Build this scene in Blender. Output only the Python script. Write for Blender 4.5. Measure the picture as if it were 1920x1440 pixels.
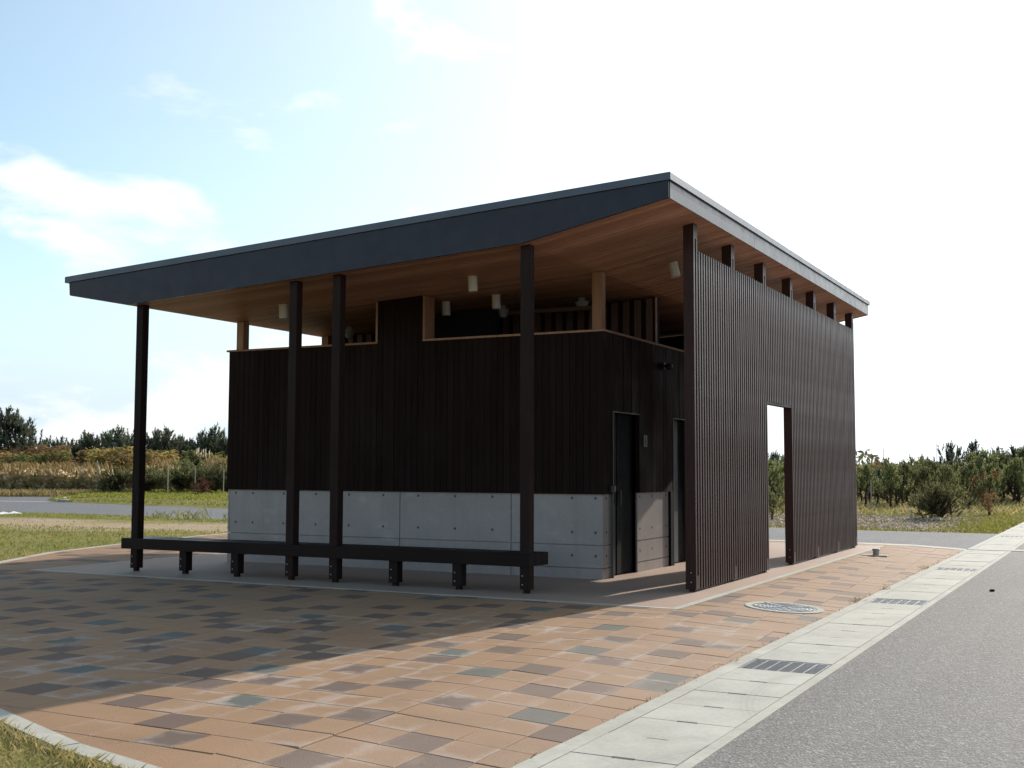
import bpy, math, random
import numpy as np
from mathutils import Vector, Matrix

# ------------------------------------------------------------------ clear
for o in list(bpy.data.objects):
    bpy.data.objects.remove(o, do_unlink=True)
SC = bpy.context.scene
COL = SC.collection
rad = math.radians
rng = random.Random(7)
nr = np.random.default_rng(11)

# ------------------------------------------------------------------ camera
CAM = Vector((4.556, -13.349, 1.438))
YAW, PITCH, ROLL, FPX = rad(-27.685), rad(4.125), rad(0.161), 2207.3
fw = Vector((math.sin(YAW) * math.cos(PITCH), math.cos(YAW) * math.cos(PITCH), math.sin(PITCH)))
rt0 = Vector((math.cos(YAW), -math.sin(YAW), 0))
up0 = rt0.cross(fw)
rt = rt0 * math.cos(ROLL) + up0 * math.sin(ROLL)
up = -rt0 * math.sin(ROLL) + up0 * math.cos(ROLL)
cd = bpy.data.cameras.new('camera')
cd.sensor_fit = 'HORIZONTAL'
cd.sensor_width = 36
cd.lens = FPX / 1920 * 36
cd.clip_start = 0.1
cd.clip_end = 3000
cam = bpy.data.objects.new('camera', cd)
COL.objects.link(cam)
M3 = Matrix((rt, up, -fw)).transposed()
cam.matrix_world = Matrix.Translation(CAM) @ M3.to_4x4()
SC.camera = cam

# ------------------------------------------------------------------ light
SUN_AZ, SUN_EL = rad(8.5), rad(25.0)          # azimuth from +Y towards +X
sd = Vector((math.sin(SUN_AZ) * math.cos(SUN_EL), math.cos(SUN_AZ) * math.cos(SUN_EL), math.sin(SUN_EL)))
sl = bpy.data.lights.new('sun', 'SUN')
sl.energy = 4.3
sl.angle = rad(0.55)
sl.color = (1.0, 0.93, 0.83)
so = bpy.data.objects.new('sun', sl)
COL.objects.link(so)
so.rotation_euler = sd.to_track_quat('Z', 'Y').to_euler()
so.location = (10, 60, 40)

W = bpy.data.worlds.new('World')
SC.world = W
W.use_nodes = True
wt = W.node_tree
wt.nodes.clear()


def wn(t, **k):
    n = wt.nodes.new(t)
    for a, b in k.items():
        setattr(n, a, b)
    return n


sky = wn('ShaderNodeTexSky', sky_type='NISHITA', sun_disc=False, sun_elevation=SUN_EL, sun_rotation=SUN_AZ,
         altitude=0, air_density=1.0, dust_density=0.35, ozone_density=1.6)
bg = wn('ShaderNodeBackground')
bg.inputs['Strength'].default_value = 0.12
wo = wn('ShaderNodeOutputWorld')
tc = wn('ShaderNodeTexCoord')
wl = wt.links.new


def wmath(op, a, b=None, c=None, clamp=False):
    n = wn('ShaderNodeMath', operation=op, use_clamp=clamp)
    for i, v in enumerate((a, b, c)):
        if v is None:
            continue
        if isinstance(v, (int, float)):
            n.inputs[i].default_value = v
        else:
            wl(v, n.inputs[i])
    return n.outputs[0]


def wrange(v, a, b, c=0.0, d=1.0):
    n = wn('ShaderNodeMapRange', interpolation_type='SMOOTHSTEP')
    for k_, x_ in zip(('From Min', 'From Max', 'To Min', 'To Max'), (a, b, c, d)):
        n.inputs[k_].default_value = x_
    wl(v, n.inputs[0])
    return n.outputs[0]


def wnoise(vec, scale, detail, rough, dist=0.0):
    n = wn('ShaderNodeTexNoise')
    for k_, x_ in zip(('Scale', 'Detail', 'Roughness', 'Distortion'), (scale, detail, rough, dist)):
        n.inputs[k_].default_value = x_
    wl(vec, n.inputs['Vector'])
    return n.outputs['Fac']


nrm = wn('ShaderNodeVectorMath', operation='NORMALIZE')
wl(tc.outputs['Generated'], nrm.inputs[0])
sep = wn('ShaderNodeSeparateXYZ')
wl(nrm.outputs[0], sep.inputs[0])
Zd = sep.outputs['Z']
mapn = wn('ShaderNodeMapping')
mapn.inputs['Scale'].default_value = (1.0, 1.0, 2.1)
mapn.inputs['Rotation'].default_value = (0, 0, rad(-7.5))
mapn.inputs['Location'].default_value = (5.30, 2.20, 0.96)
wl(nrm.outputs[0], mapn.inputs[0])
cn = wnoise(mapn.outputs[0], 5.2, 8, 0.55, 0.25)
# cumulus keep to the low sky, only wisps above
low = wrange(Zd, 0.30, 0.12, -0.10, 0.035)
cum = wrange(wmath('ADD', cn, low), 0.51, 0.63)
# soft grey-blue bank and milky air towards the horizon
mapb = wn('ShaderNodeMapping')
mapb.inputs['Scale'].default_value = (1.0, 1.0, 6.0)
mapb.inputs['Location'].default_value = (1.3, 0.4, 0.2)
wl(nrm.outputs[0], mapb.inputs[0])
bank = wmath('MULTIPLY', wrange(wnoise(mapb.outputs[0], 2.6, 5, 0.5), 0.42, 0.66), wrange(Zd, 0.22, 0.02))
hzs = wrange(Zd, 0.19, 0.04, 0.0, 0.90)
# forward scattering in the thin veil round the sun
dot = wn('ShaderNodeVectorMath', operation='DOT_PRODUCT')
wl(nrm.outputs[0], dot.inputs[0])
dot.inputs[1].default_value = sd
dcl = wmath('MAXIMUM', dot.outputs['Value'], 0.0)
fwd = wmath('ADD', wmath('MULTIPLY', wmath('POWER', dcl, 8.0), 5.0), wmath('MULTIPLY', wmath('POWER', dcl, 60.0), 22.0))


def wcol(rgb, scale):
    n = wn('ShaderNodeVectorMath', operation='SCALE')
    n.inputs[0].default_value = rgb
    if isinstance(scale, (int, float)):
        n.inputs['Scale'].default_value = scale
    else:
        wl(scale, n.inputs['Scale'])
    return n.outputs[0]


def wmix(f, a, b):
    n = wn('ShaderNodeMix', data_type='RGBA')
    wl(f, n.inputs['Factor'])
    wl(a, n.inputs[6])
    wl(b, n.inputs[7])
    return n.outputs[2]


SKYGAIN = 1.25
base = wn('ShaderNodeVectorMath', operation='MULTIPLY')
wl(sky.outputs[0], base.inputs[0])
base.inputs[1].default_value = (SKYGAIN * 1.0, SKYGAIN * 1.07, SKYGAIN * 0.98)
c1 = wmix(wmath('MAXIMUM', hzs, wmath('MULTIPLY', bank, 0.6)), base.outputs[0], wcol((0.76, 0.93, 1.12), wmath('ADD', fwd, 5.9)))
c2 = wmix(wmath('MULTIPLY', cum, 0.85), c1, wcol((1.0, 1.0, 0.985), wmath('ADD', fwd, 7.6)))
veil = wmath('MULTIPLY', wmath('POWER', dcl, 3.0), 1.0, clamp=True)
c3 = wmix(veil, c2, wcol((0.95, 1.0, 1.04), wmath('ADD', fwd, 8.3)))
wl(c3, bg.inputs['Color'])
wl(bg.outputs[0], wo.inputs['Surface'])

vs = SC.view_settings
vs.view_transform = 'Standard'
vs.look = 'None'
vs.gamma = 1
vs.exposure = 0.3
vs.use_curve_mapping = False
SC.render.engine = 'CYCLES'
SC.render.resolution_x, SC.render.resolution_y = 1024, 768
SC.cycles.max_bounces = 8


# ------------------------------------------------------------------ material helpers
class Mat:
    def __init__(s, name, rough=0.8, spec=0.3, metallic=0.0):
        s.m = bpy.data.materials.new(name)
        s.m.use_nodes = True
        s.t = s.m.node_tree
        s.p = s.t.nodes['Principled BSDF']
        s.p.inputs['Roughness'].default_value = rough
        s.p.inputs['Specular IOR Level'].default_value = spec
        s.p.inputs['Metallic'].default_value = metallic
        s.tc = s.n('ShaderNodeTexCoord')

    def n(s, t, **k):
        n = s.t.nodes.new(t)
        for a, b in k.items():
            setattr(n, a, b)
        return n

    def l(s, a, b):
        s.t.links.new(a, b)

    def coords(s, scale=(1, 1, 1), kind='Object', off=None):
        mp = s.n('ShaderNodeMapping')
        mp.inputs['Scale'].default_value = scale
        s.l(s.tc.outputs[kind], mp.inputs[0])
        if off is not None:
            s.l(off, mp.inputs['Location'])
        return mp.outputs[0]

    def noise(s, vec, scale, detail=4, rough=0.55, dist=0.0):
        n = s.n('ShaderNodeTexNoise')
        n.inputs['Scale'].default_value = scale
        n.inputs['Detail'].default_value = detail
        n.inputs['Roughness'].default_value = rough
        n.inputs['Distortion'].default_value = dist
        s.l(vec, n.inputs['Vector'])
        return n.outputs['Fac']

    def ramp(s, fac, stops):
        r = s.n('ShaderNodeValToRGB')
        e = r.color_ramp.elements
        while len(e) > 1:
            e.remove(e[-1])
        for i, (p, c) in enumerate(stops):
            if i == 0:
                x = e[0]
                x.position = p
            else:
                x = e.new(p)
            x.color = (c[0], c[1], c[2], 1) if not isinstance(c, (int, float)) else (c, c, c, 1)
        s.l(fac, r.inputs[0])
        return r.outputs[0]

    def mixc(s, fac, a, b, mode='MIX'):
        n = s.n('ShaderNodeMix', data_type='RGBA', blend_type=mode)
        for sock, v in ((n.inputs['Factor'], fac), (n.inputs[6], a), (n.inputs[7], b)):
            if isinstance(v, (int, float)):
                sock.default_value = v
            elif isinstance(v, tuple):
                sock.default_value = (v[0], v[1], v[2], 1)
            else:
                s.l(v, sock)
        return n.outputs[2]

    def math(s, op, a, b=None, clamp=False):
        n = s.n('ShaderNodeMath', operation=op, use_clamp=clamp)
        for i, v in enumerate((a, b)):
            if v is None:
                continue
            if isinstance(v, (int, float)):
                n.inputs[i].default_value = v
            else:
                s.l(v, n.inputs[i])
        return n.outputs[0]

    def color(s, c):
        if isinstance(c, tuple):
            s.p.inputs['Base Color'].default_value = (c[0], c[1], c[2], 1)
        else:
            s.l(c, s.p.inputs['Base Color'])
        return s

    def bump(s, h, strength=0.3, dist=0.01):
        b = s.n('ShaderNodeBump')
        b.inputs['Strength'].default_value = strength
        b.inputs['Distance'].default_value = dist
        s.l(h, b.inputs['Height'])
        s.l(b.outputs[0], s.p.inputs['Normal'])
        return s

    def rand(s):
        return s.n('ShaderNodeObjectInfo').outputs['Random']

    def island(s):
        return s.n('ShaderNodeNewGeometry').outputs['Random Per Island']


def sc3(c, k):
    return tuple(x * k for x in c)


# stained dark timber
def dark_wood(name, c, rough=0.5, spec=0.4, axis=2, var=0.5, tint=(1, .9, .86)):
    M = Mat(name, rough, spec)
    M.p.inputs['Specular Tint'].default_value = (*tint, 1)
    r = M.rand()
    off = M.n('ShaderNodeCombineXYZ')
    M.l(M.math('MULTIPLY', r, 37.0), off.inputs[0])
    M.l(M.math('MULTIPLY', r, 91.0), off.inputs[2])
    sc = [14, 14, 14]
    sc[axis] = 0.9
    f = M.noise(M.coords(tuple(sc), off=off.outputs[0]), 3.0, 5, 0.6)
    base = M.ramp(f, [(0.3, sc3(c, 1 - var * 0.6)), (0.7, sc3(c, 1 + var * 0.6))])
    base = M.mixc(M.math('MULTIPLY', r, 0.65), base, sc3(c, 1.7))
    M.color(base)
    f2 = M.noise(M.coords((1.1, 1.1, 0.55)), 1.6, 4, 0.6)
    rr = M.ramp(f2, [(0.35, rough + 0.14), (0.68, rough - 0.16)])
    M.l(rr, M.p.inputs['Roughness'])
    M.bump(f, 0.35, 0.004)
    return M.m


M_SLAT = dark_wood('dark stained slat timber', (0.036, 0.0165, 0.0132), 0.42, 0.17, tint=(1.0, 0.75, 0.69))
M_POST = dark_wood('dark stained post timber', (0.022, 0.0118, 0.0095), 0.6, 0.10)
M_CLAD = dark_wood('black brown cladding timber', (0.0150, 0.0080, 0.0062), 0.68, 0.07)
M_BENCH = dark_wood('dark stained bench timber', (0.014, 0.0078, 0.0065), 0.5, 0.14, axis=0)


def pale_wood(name, c, axis, rough=0.6):
    M = Mat(name, rough, 0.25)
    r = M.rand()
    off = M.n('ShaderNodeCombineXYZ')
    M.l(M.math('MULTIPLY', r, 53.0), off.inputs[0])
    M.l(M.math('MULTIPLY', r, 17.0), off.inputs[1])
    sc = [9, 9, 9]
    sc[axis] = 0.5
    f = M.noise(M.coords(tuple(sc), off=off.outputs[0]), 2.5, 6, 0.65, 0.4)
    a = M.ramp(f, [(0.28, sc3(c, 0.62)), (0.55, c), (0.78, sc3(c, 1.22))])
    b = M.mixc(M.math('MULTIPLY', r, 0.8), a, (c[0] * 0.56, c[1] * 0.46, c[2] * 0.40))
    M.color(b)
    M.bump(f, 0.15, 0.003)
    return M.m


M_SOFFIT = pale_wood('cedar soffit board', (0.57, 0.295, 0.185), 0, 0.55)
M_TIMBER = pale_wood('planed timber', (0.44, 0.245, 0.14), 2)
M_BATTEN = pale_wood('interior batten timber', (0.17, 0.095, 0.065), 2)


def metal(name, c, rough, metallic=0.7, var=0.1, spec=0.5, wavy=0.0):
    M = Mat(name, rough, spec, metallic)
    if wavy:
        M.bump(M.noise(M.coords((.9, .9, 2.2)), 1.4, 2, 0.4), wavy, 0.05)
    f = M.noise(M.coords((1, 1, 1)), 1.3, 4)
    M.color(M.ramp(f, [(0.3, sc3(c, 1 - var)), (0.7, sc3(c, 1 + var))]))
    f2 = M.noise(M.coords((1, 1, 1)), 5.0, 4)
    M.l(M.ramp(f2, [(0.3, rough - 0.05), (0.7, rough + 0.07)]), M.p.inputs['Roughness'])
    return M.m


M_FASCIA = metal('grey blue coated steel fascia', (0.0205, 0.0170, 0.025), 0.27, 0.04, 0.08, 0.27, 0.06)
M_CAP = metal('grey blue roof edge cap', (0.068, 0.072, 0.086), 0.32, 0.3, 0.06, 0.6)
M_GALV = metal('galvanised steel', (0.32, 0.33, 0.34), 0.45, 0.7, 0.15)
M_BOLT = metal('zinc bolt', (0.40, 0.39, 0.37), 0.5, 0.5)
M_IRON = metal('cast iron', (0.17, 0.175, 0.19), 0.5, 0.55, 0.25)
M_DOOR = metal('dark slate painted steel door', (0.008, 0.008, 0.009), 0.6, 0.0, 0.1, 0.1)
M_DOOR2 = metal('grey painted steel door', (0.06, 0.062, 0.066), 0.5, 0.1)
M_ALU = metal('anodised aluminium trim', (0.12, 0.112, 0.10), 0.5, 0.3)
M_BLACK = Mat('black fixture plastic', 0.5).color((0.012, 0.012, 0.014)).m
M_GLASSD = Mat('dark door pane', 0.15, 0.5).color((0.006, 0.007, 0.009)).m
M_LAMP = Mat('milky white lamp cover', 0.45, 0.4).color((0.60, 0.54, 0.44)).m
M_SIGN = Mat('grey sign plate', 0.5, 0.3).color((0.10, 0.10, 0.105)).m
M_LAMP_SHADED = Mat('milky lamp glass in painted shade', 0.5, 0.4).color((0.30, 0.29, 0.27)).m  # white cone glass, the dimness of the interior is put into its colour
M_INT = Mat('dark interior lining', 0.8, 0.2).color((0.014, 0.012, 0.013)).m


def concrete(name, c, stain=0.25, rough=0.85, scale=1.0, spec=0.25):
    M = Mat(name, rough, spec)
    co = M.coords((1, 1, 1))
    f = M.noise(co, 1.1 * scale, 6, 0.6)
    g = M.noise(co, 26 * scale, 3, 0.6)
    v = M.noise(M.coords((5, 5, 0.6)), 1.2 * scale, 4, 0.6)
    a = M.ramp(f, [(0.3, sc3(c, 1 - stain)), (0.7, sc3(c, 1 + stain * 0.5))])
    a = M.mixc(0.35, a, M.ramp(v, [(0.3, sc3(c, 0.78)), (0.7, sc3(c, 1.1))]))
    a = M.mixc(0.22, a, M.ramp(g, [(0.3, sc3(c, 0.7)), (0.72, sc3(c, 1.2))]))
    if stain > .28:
        vo = M.n('ShaderNodeTexVoronoi')
        vo.inputs['Scale'].default_value = 14
        M.l(co, vo.inputs['Vector'])
        a = M.mixc(M.ramp(vo.outputs['Distance'], [(0.05, 0.55), (0.11, 0.0)]), a, sc3(c, 0.5))
        dr = M.noise(M.coords((9, 9, 0.35)), 1.0, 5, 0.65)
        a = M.mixc(M.ramp(dr, [(0.55, 0.0), (0.75, 0.5)]), a, sc3(c, 0.62))
        lt = M.noise(M.coords((1.0, 1.0, 1.8)), 2.3, 5, 0.6)
        a = M.mixc(M.ramp(lt, [(0.56, 0.0), (0.72, 0.5)]), a, sc3(c, 1.35))
    M.color(a)
    M.bump(g, 0.18, 0.004)
    return M.m


M_CONC = concrete('fair faced concrete', (0.350, 0.292, 0.264), 0.3, 0.45, 1.0, 0.6)
M_HOLE = concrete('tie hole recess shade', (0.10, 0.10, 0.105), 0.2)  # dark tone paints the shade of a recess onto flat discs
M_KERB = concrete('pale kerb concrete', (0.48, 0.45, 0.375), 0.3)


def gutter_mat():
    M = Mat('pale gutter cover concrete', 0.85, 0.25)
    co = M.coords((1, 1, 1), 'Object')
    geo = M.n('ShaderNodeNewGeometry')
    mp = M.n('ShaderNodeMapping')
    M.l(geo.outputs['Position'], mp.inputs[0])
    wv = mp.outputs[0]
    f = M.noise(wv, 1.3, 6, 0.65)
    g = M.noise(wv, 45, 3, 0.6)
    r = M.rand()
    c = (0.53, 0.50, 0.42)
    a = M.ramp(f, [(0.32, sc3(c, 0.74)), (0.6, c), (0.8, sc3(c, 1.1))])
    a = M.mixc(M.math('MULTIPLY', r, 0.35), a, sc3(c, 0.78))
    a = M.mixc(0.2, a, M.ramp(g, [(0.3, sc3(c, 0.6)), (0.7, sc3(c, 1.2))]))
    gr_ = M.noise(wv, 3.2, 6, 0.7)
    a = M.mixc(M.ramp(gr_, [(0.52, 0.0), (0.75, 0.5)]), a, (0.30, 0.28, 0.225))
    # curved tyre scuffs that cross the covers: rings round a turning centre
    for (cx, cy, R, w, k) in ((5.25, -8.6, 3.12, 0.12, 0.30), (4.6, -5.2, 2.35, 0.11, 0.26)):
        dv = M.n('ShaderNodeVectorMath', operation='DISTANCE')
        fl = M.n('ShaderNodeVectorMath', operation='MULTIPLY')
        M.l(geo.outputs['Position'], fl.inputs[0])
        fl.inputs[1].default_value = (1, 1, 0)
        M.l(fl.outputs[0], dv.inputs[0])
        dv.inputs[1].default_value = (cx, cy, 0)
        d = M.math('ABSOLUTE', M.math('SUBTRACT', dv.outputs['Value'], R))
        band = M.math('SUBTRACT', 1.0, M.math('DIVIDE', d, w), clamp=True)
        st = M.math('SINE', M.math('MULTIPLY', dv.outputs['Value'], 160.0))
        st = M.math('MULTIPLY_ADD', st, 0.35) if False else M.math('ADD', M.math('MULTIPLY', st, 0.35), 0.65)
        fac = M.math('MULTIPLY', M.math('MULTIPLY', M.math('MULTIPLY', band, st), f), k * 2.0, clamp=True)
        a = M.mixc(fac, a, (0.20, 0.195, 0.18))
    M.color(a)
    M.bump(g, 0.2, 0.003)
    return M.m


M_GUT = gutter_mat()


def asphalt(name, c, speck=1.0):
    M = Mat(name, 0.85, 0.3)
    co = M.coords((1, 1, 1))
    v = M.n('ShaderNodeTexVoronoi')
    v.inputs['Scale'].default_value = 62
    M.l(co, v.inputs['Vector'])
    sepc = M.n('ShaderNodeSeparateColor')
    M.l(v.outputs['Color'], sepc.inputs[0])
    st = M.ramp(sepc.outputs[0], [(0.0, sc3(c, 0.42)), (0.5, sc3(c, 0.95)), (0.8, sc3(c, 1.3)), (0.95, sc3(c, 2.2)), (1.0, sc3(c, 3.2))])
    big = M.noise(co, 0.35, 5, 0.6)
    st2 = M.noise(M.coords((3.5, 0.12, 1)), 1.0, 4, 0.6)
    st = M.mixc(M.math('MULTIPLY', sepc.outputs[1], 0.35), st, (c[0] * 1.15, c[1] * 0.95, c[2] * 0.78))
    a = M.mixc(0.34, st, M.ramp(big, [(0.3, sc3(c, 0.8)), (0.7, sc3(c, 1.2))]))
    a = M.mixc(0.25, a, M.ramp(st2, [(0.3, sc3(c, 0.75)), (0.7, sc3(c, 1.25))]))
    M.color(a)
    h = M.noise(co, 70, 2, 0.5)
    M.bump(h, 0.8, 0.016)
    return M.m


M_ASPH = asphalt('worn grey asphalt', (0.195, 0.182, 0.166))
M_ROAD = asphalt('grey road asphalt', (0.165, 0.162, 0.162))


def paver(name, c, c2, stuff=False):
    M = Mat(name, 0.82, 0.3)
    geo = M.n('ShaderNodeNewGeometry')
    pos = geo.outputs['Position']
    r = M.island() if stuff else M.rand()
    f = M.noise(pos, 1.7, 5, 0.6)
    g = M.noise(pos, 120, 2, 0.55)
    gm = M.noise(pos, 22, 3, 0.6)
    a = M.mixc(r, c, c2)
    a = M.mixc(0.5, a, M.ramp(f, [(0.3, sc3(c, 0.82)), (0.7, sc3(c, 1.12))]))
    a = M.mixc(0.36, a, M.ramp(g, [(0.25, sc3(c, 0.45)), (0.55, c), (0.8, sc3(c, 1.6))]))
    stn = M.noise(pos, 0.55, 6, 0.7, 0.6)
    a = M.mixc(M.ramp(stn, [(0.50, 0.0), (0.74, 0.55)]), a, sc3(c, 0.62))
    # lime bloom creeping in from the joints
    bl = M.noise(pos, 0.9, 3, 0.5)
    sx = M.n('ShaderNodeSeparateXYZ')
    M.l(pos, sx.inputs[0])
    if not stuff:
        ob = M.n('ShaderNodeSeparateXYZ')
        M.l(M.tc.outputs['Object'], ob.inputs[0])
        e = M.math('MAXIMUM', M.math('MULTIPLY', M.math('ABSOLUTE', ob.outputs[0]), 6.8), M.math('MULTIPLY', M.math('ABSOLUTE', ob.outputs[1]), 6.1))
        e = M.math('ADD', e, M.math('MULTIPLY', M.math('SUBTRACT', gm, 0.5), 0.7))
        e = M.math('ADD', e, M.math('MULTIPLY', M.math('SUBTRACT', M.noise(pos, 3.0, 2, 0.5), 0.5), 1.9))
        em = M.ramp(e, [(0.60, 0.0), (1.25, 1.0)])
        sel = M.ramp(M.math('ADD', M.math('MULTIPLY', bl, 0.8), M.math('MULTIPLY', r, 0.25)), [(0.46, 0.0), (0.66, 0.65)])
        fac = M.math('MULTIPLY', em, sel)
    else:
        fac = M.math('MULTIPLY', M.ramp(gm, [(0.5, 0.0), (0.7, 1.0)]), M.ramp(bl, [(0.5, 0.0), (0.7, 0.35)]))
    a = M.mixc(fac, a, (0.46, 0.37, 0.30))
    # pale drift of dust towards the gutter side
    a = M.mixc(M.math('MULTIPLY', M.ramp(sx.outputs[0], [(0.3, 0.0), (1.0, 1.0)]), M.math('MULTIPLY', bl, 0.36)), a, (0.46, 0.345, 0.27))
    M.color(a)
    M.bump(g, 0.45, 0.006)
    return M.m


P_OR = ((0.345, 0.200, 0.106), (0.280, 0.170, 0.096))
P_BR = ((0.158, 0.102, 0.072), (0.132, 0.093, 0.072))
P_BL = ((0.132, 0.132, 0.108), (0.112, 0.119, 0.105))
M_PAV = [paver('orange paver', *P_OR), paver('brown paver', *P_BR), paver('blue grey paver', *P_BL)]
M_PAVS = [paver('orange paver far', *P_OR, stuff=True), paver('brown paver far', *P_BR, stuff=True), paver('blue grey paver far', *P_BL, stuff=True)]
M_JOINT = Mat('joint sand', 0.95).color((0.14, 0.10, 0.075)).m


def floor_mat():
    M = Mat('pinkish floor slab finish', 0.68, 0.28)
    co = M.coords((1, 1, 1))
    c = (0.385, 0.26, 0.19)
    g = M.noise(co, 70, 3, 0.6)
    f = M.noise(co, 0.8, 5, 0.6)
    a = M.ramp(f, [(0.3, sc3(c, 0.86)), (0.7, sc3(c, 1.1))])
    a = M.mixc(0.3, a, M.ramp(g, [(0.3, sc3(c, 0.65)), (0.7, sc3(c, 1.3))]))
    M.color(a)
    M.bump(g, 0.25, 0.003)
    return M.m


M_FLOOR = floor_mat()


def ground_mat(name, cols, s1=0.25, s2=3.0):
    M = Mat(name, 0.95, 0.1)
    co = M.coords((1, 1, 1))
    f = M.noise(co, s1, 6, 0.62)
    g = M.noise(co, s2, 5, 0.65)
    h = M.noise(co, s2 * 9, 3, 0.6)
    a = M.ramp(f, [(0.30, cols[0]), (0.46, cols[1]), (0.56, cols[2]), (0.70, cols[3])])
    a = M.mixc(0.45, a, M.ramp(g, [(0.3, cols[0]), (0.55, cols[1]), (0.75, cols[2])]))
    a = M.mixc(0.35, a, M.ramp(h, [(0.3, sc3(cols[1], 0.5)), (0.7, sc3(cols[2], 1.3))]))
    M.color(a)
    M.bump(h, 0.8, 0.05)
    return M.m


M_DRY = ground_mat('dry meadow soil', [(0.17, 0.16, 0.055), (0.27, 0.21, 0.10), (0.36, 0.27, 0.17), (0.38, 0.29, 0.20)], 0.10, 0.9)
M_VERGE = ground_mat('green verge', [(0.14, 0.165, 0.035), (0.20, 0.20, 0.05), (0.30, 0.24, 0.085), (0.34, 0.26, 0.11)], 0.3, 1.6)


def lawn_mat():
    """thin lawn that wears to bare pinkish soil in a long strip"""
    M = Mat('thin lawn and bare soil', 0.95, 0.1)
    co = M.coords((1, 1, 1))
    sx = M.n('ShaderNodeSeparateXYZ')
    M.l(co, sx.inputs[0])
    f = M.noise(co, 0.22, 5, 0.6)
    g_ = M.noise(co, 2.2, 5, 0.65)
    h = M.noise(co, 24, 3, 0.6)
    mid = M.math('SUBTRACT', sx.outputs[1], M.math('ADD', M.math('MULTIPLY', sx.outputs[0], .07), 9.75))
    d = M.math('ADD', M.math('ABSOLUTE', mid), M.math('MULTIPLY', M.math('SUBTRACT', f, .5), 7.0))
    bare = M.ramp(M.math('MULTIPLY', d, .25), [(0.30, 1.0), (0.60, 0.0)])
    green = M.ramp(g_, [(0.3, (0.10, 0.14, 0.018)), (0.55, (0.17, 0.18, 0.032)), (0.75, (0.31, 0.23, 0.08))])
    soil = M.ramp(g_, [(0.3, (0.40, 0.28, 0.17)), (0.6, (0.46, 0.34, 0.235)), (0.8, (0.34, 0.26, 0.11))])
    a = M.mixc(bare, green, soil)
    a = M.mixc(M.math('MULTIPLY', M.ramp(f, [(0.45, 0.0), (0.62, 1.0)]), 0.55), a, (0.36, 0.26, 0.10))
    a = M.mixc(0.25, a, M.ramp(h, [(0.3, (0.10, 0.09, 0.03)), (0.7, (0.48, 0.38, 0.22))]))
    M.color(a)
    M.bump(h, 0.6, 0.03)
    return M.m


M_LAWN = lawn_mat()


def leaf_mat(name, cols, rough=0.7, trans=0.25):
    M = Mat(name, rough, 0.08)
    r = M.island()
    o = M.rand()
    a = M.ramp(r, [(i / max(1, len(cols) - 1), c) for i, c in enumerate(cols)])
    hsv = M.n('ShaderNodeHueSaturation')
    M.l(a, hsv.inputs['Color'])
    M.l(M.math('ADD', M.math('MULTIPLY', o, 0.03), 0.485), hsv.inputs['Hue'])
    M.l(M.math('ADD', M.math('MULTIPLY', o, 0.5), 0.75), hsv.inputs['Value'])
    M.color(hsv.outputs[0])
    tr = M.n('ShaderNodeBsdfTranslucent')
    M.l(hsv.outputs[0], tr.inputs['Color'])
    mx = M.n('ShaderNodeMixShader')
    mx.inputs[0].default_value = trans
    out = M.t.nodes['Material Output']
    M.l(M.p.outputs[0], mx.inputs[1])
    M.l(tr.outputs[0], mx.inputs[2])
    M.l(mx.outputs[0], out.inputs['Surface'])
    return M.m


M_NEEDLE = leaf_mat('pine needles', [(0.10, 0.12, 0.052), (0.16, 0.18, 0.068), (0.25, 0.25, 0.10), (0.34, 0.32, 0.16)], trans=0.55)
M_NEEDLED = leaf_mat('dark pine needles', [(0.080, 0.10, 0.068), (0.11, 0.13, 0.082), (0.16, 0.175, 0.11)], trans=0.5)
M_LEAFY = leaf_mat('yellow autumn leaves', [(0.26, 0.20, 0.06), (0.36, 0.25, 0.08), (0.44, 0.32, 0.11), (0.24, 0.22, 0.08)], trans=0.5)
M_LEAFR = leaf_mat('rust autumn leaves', [(0.24, 0.12, 0.06), (0.33, 0.17, 0.08), (0.36, 0.22, 0.10), (0.20, 0.16, 0.08)], trans=0.5)
M_LEAFG = leaf_mat('olive green leaves', [(0.11, 0.13, 0.04), (0.16, 0.17, 0.055), (0.24, 0.22, 0.08), (0.30, 0.25, 0.12)], trans=0.5)
M_LEAFD = leaf_mat('dead brown red leaves', [(0.08, 0.030, 0.020), (0.13, 0.048, 0.030), (0.17, 0.075, 0.04)], trans=0.3)
M_REED = leaf_mat('dry reed', [(0.40, 0.28, 0.16), (0.52, 0.38, 0.23), (0.58, 0.45, 0.29), (0.40, 0.29, 0.15), (0.30, 0.26, 0.12)], trans=0.65)
M_PLUME = leaf_mat('pale reed plume', [(0.60, 0.52, 0.40), (0.70, 0.63, 0.52)], trans=0.5)
M_GRASSD = leaf_mat('dry grass blades', [(0.40, 0.29, 0.12), (0.50, 0.38, 0.18), (0.30, 0.25, 0.09), (0.22, 0.21, 0.07), (0.54, 0.42, 0.24)], trans=0.4)
M_GRASSG = leaf_mat('green grass blades', [(0.13, 0.165, 0.022), (0.19, 0.21, 0.035), (0.28, 0.25, 0.055), (0.36, 0.27, 0.08)], trans=0.4)
M_CHIP = leaf_mat('pale dry leaf litter', [(0.34, 0.24, 0.165), (0.50, 0.385, 0.29), (0.62, 0.50, 0.40), (0.74, 0.64, 0.53)], trans=0.05)
M_BARK = Mat('pine bark', 0.9, 0.1).color((0.055, 0.036, 0.025)).m
M_STAKE = Mat('weathered bamboo stake', 0.8, 0.2).color((0.40, 0.35, 0.26)).m
M_WHITE = Mat('white plastic sheet', 0.5, 0.3).color((0.80, 0.82, 0.84)).m
M_LINE = Mat('worn white road paint', 0.8, 0.2).color((0.55, 0.55, 0.53)).m
M_ROCK = Mat('dark clod', 0.95, 0.1).color((0.025, 0.018, 0.013)).m
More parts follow.
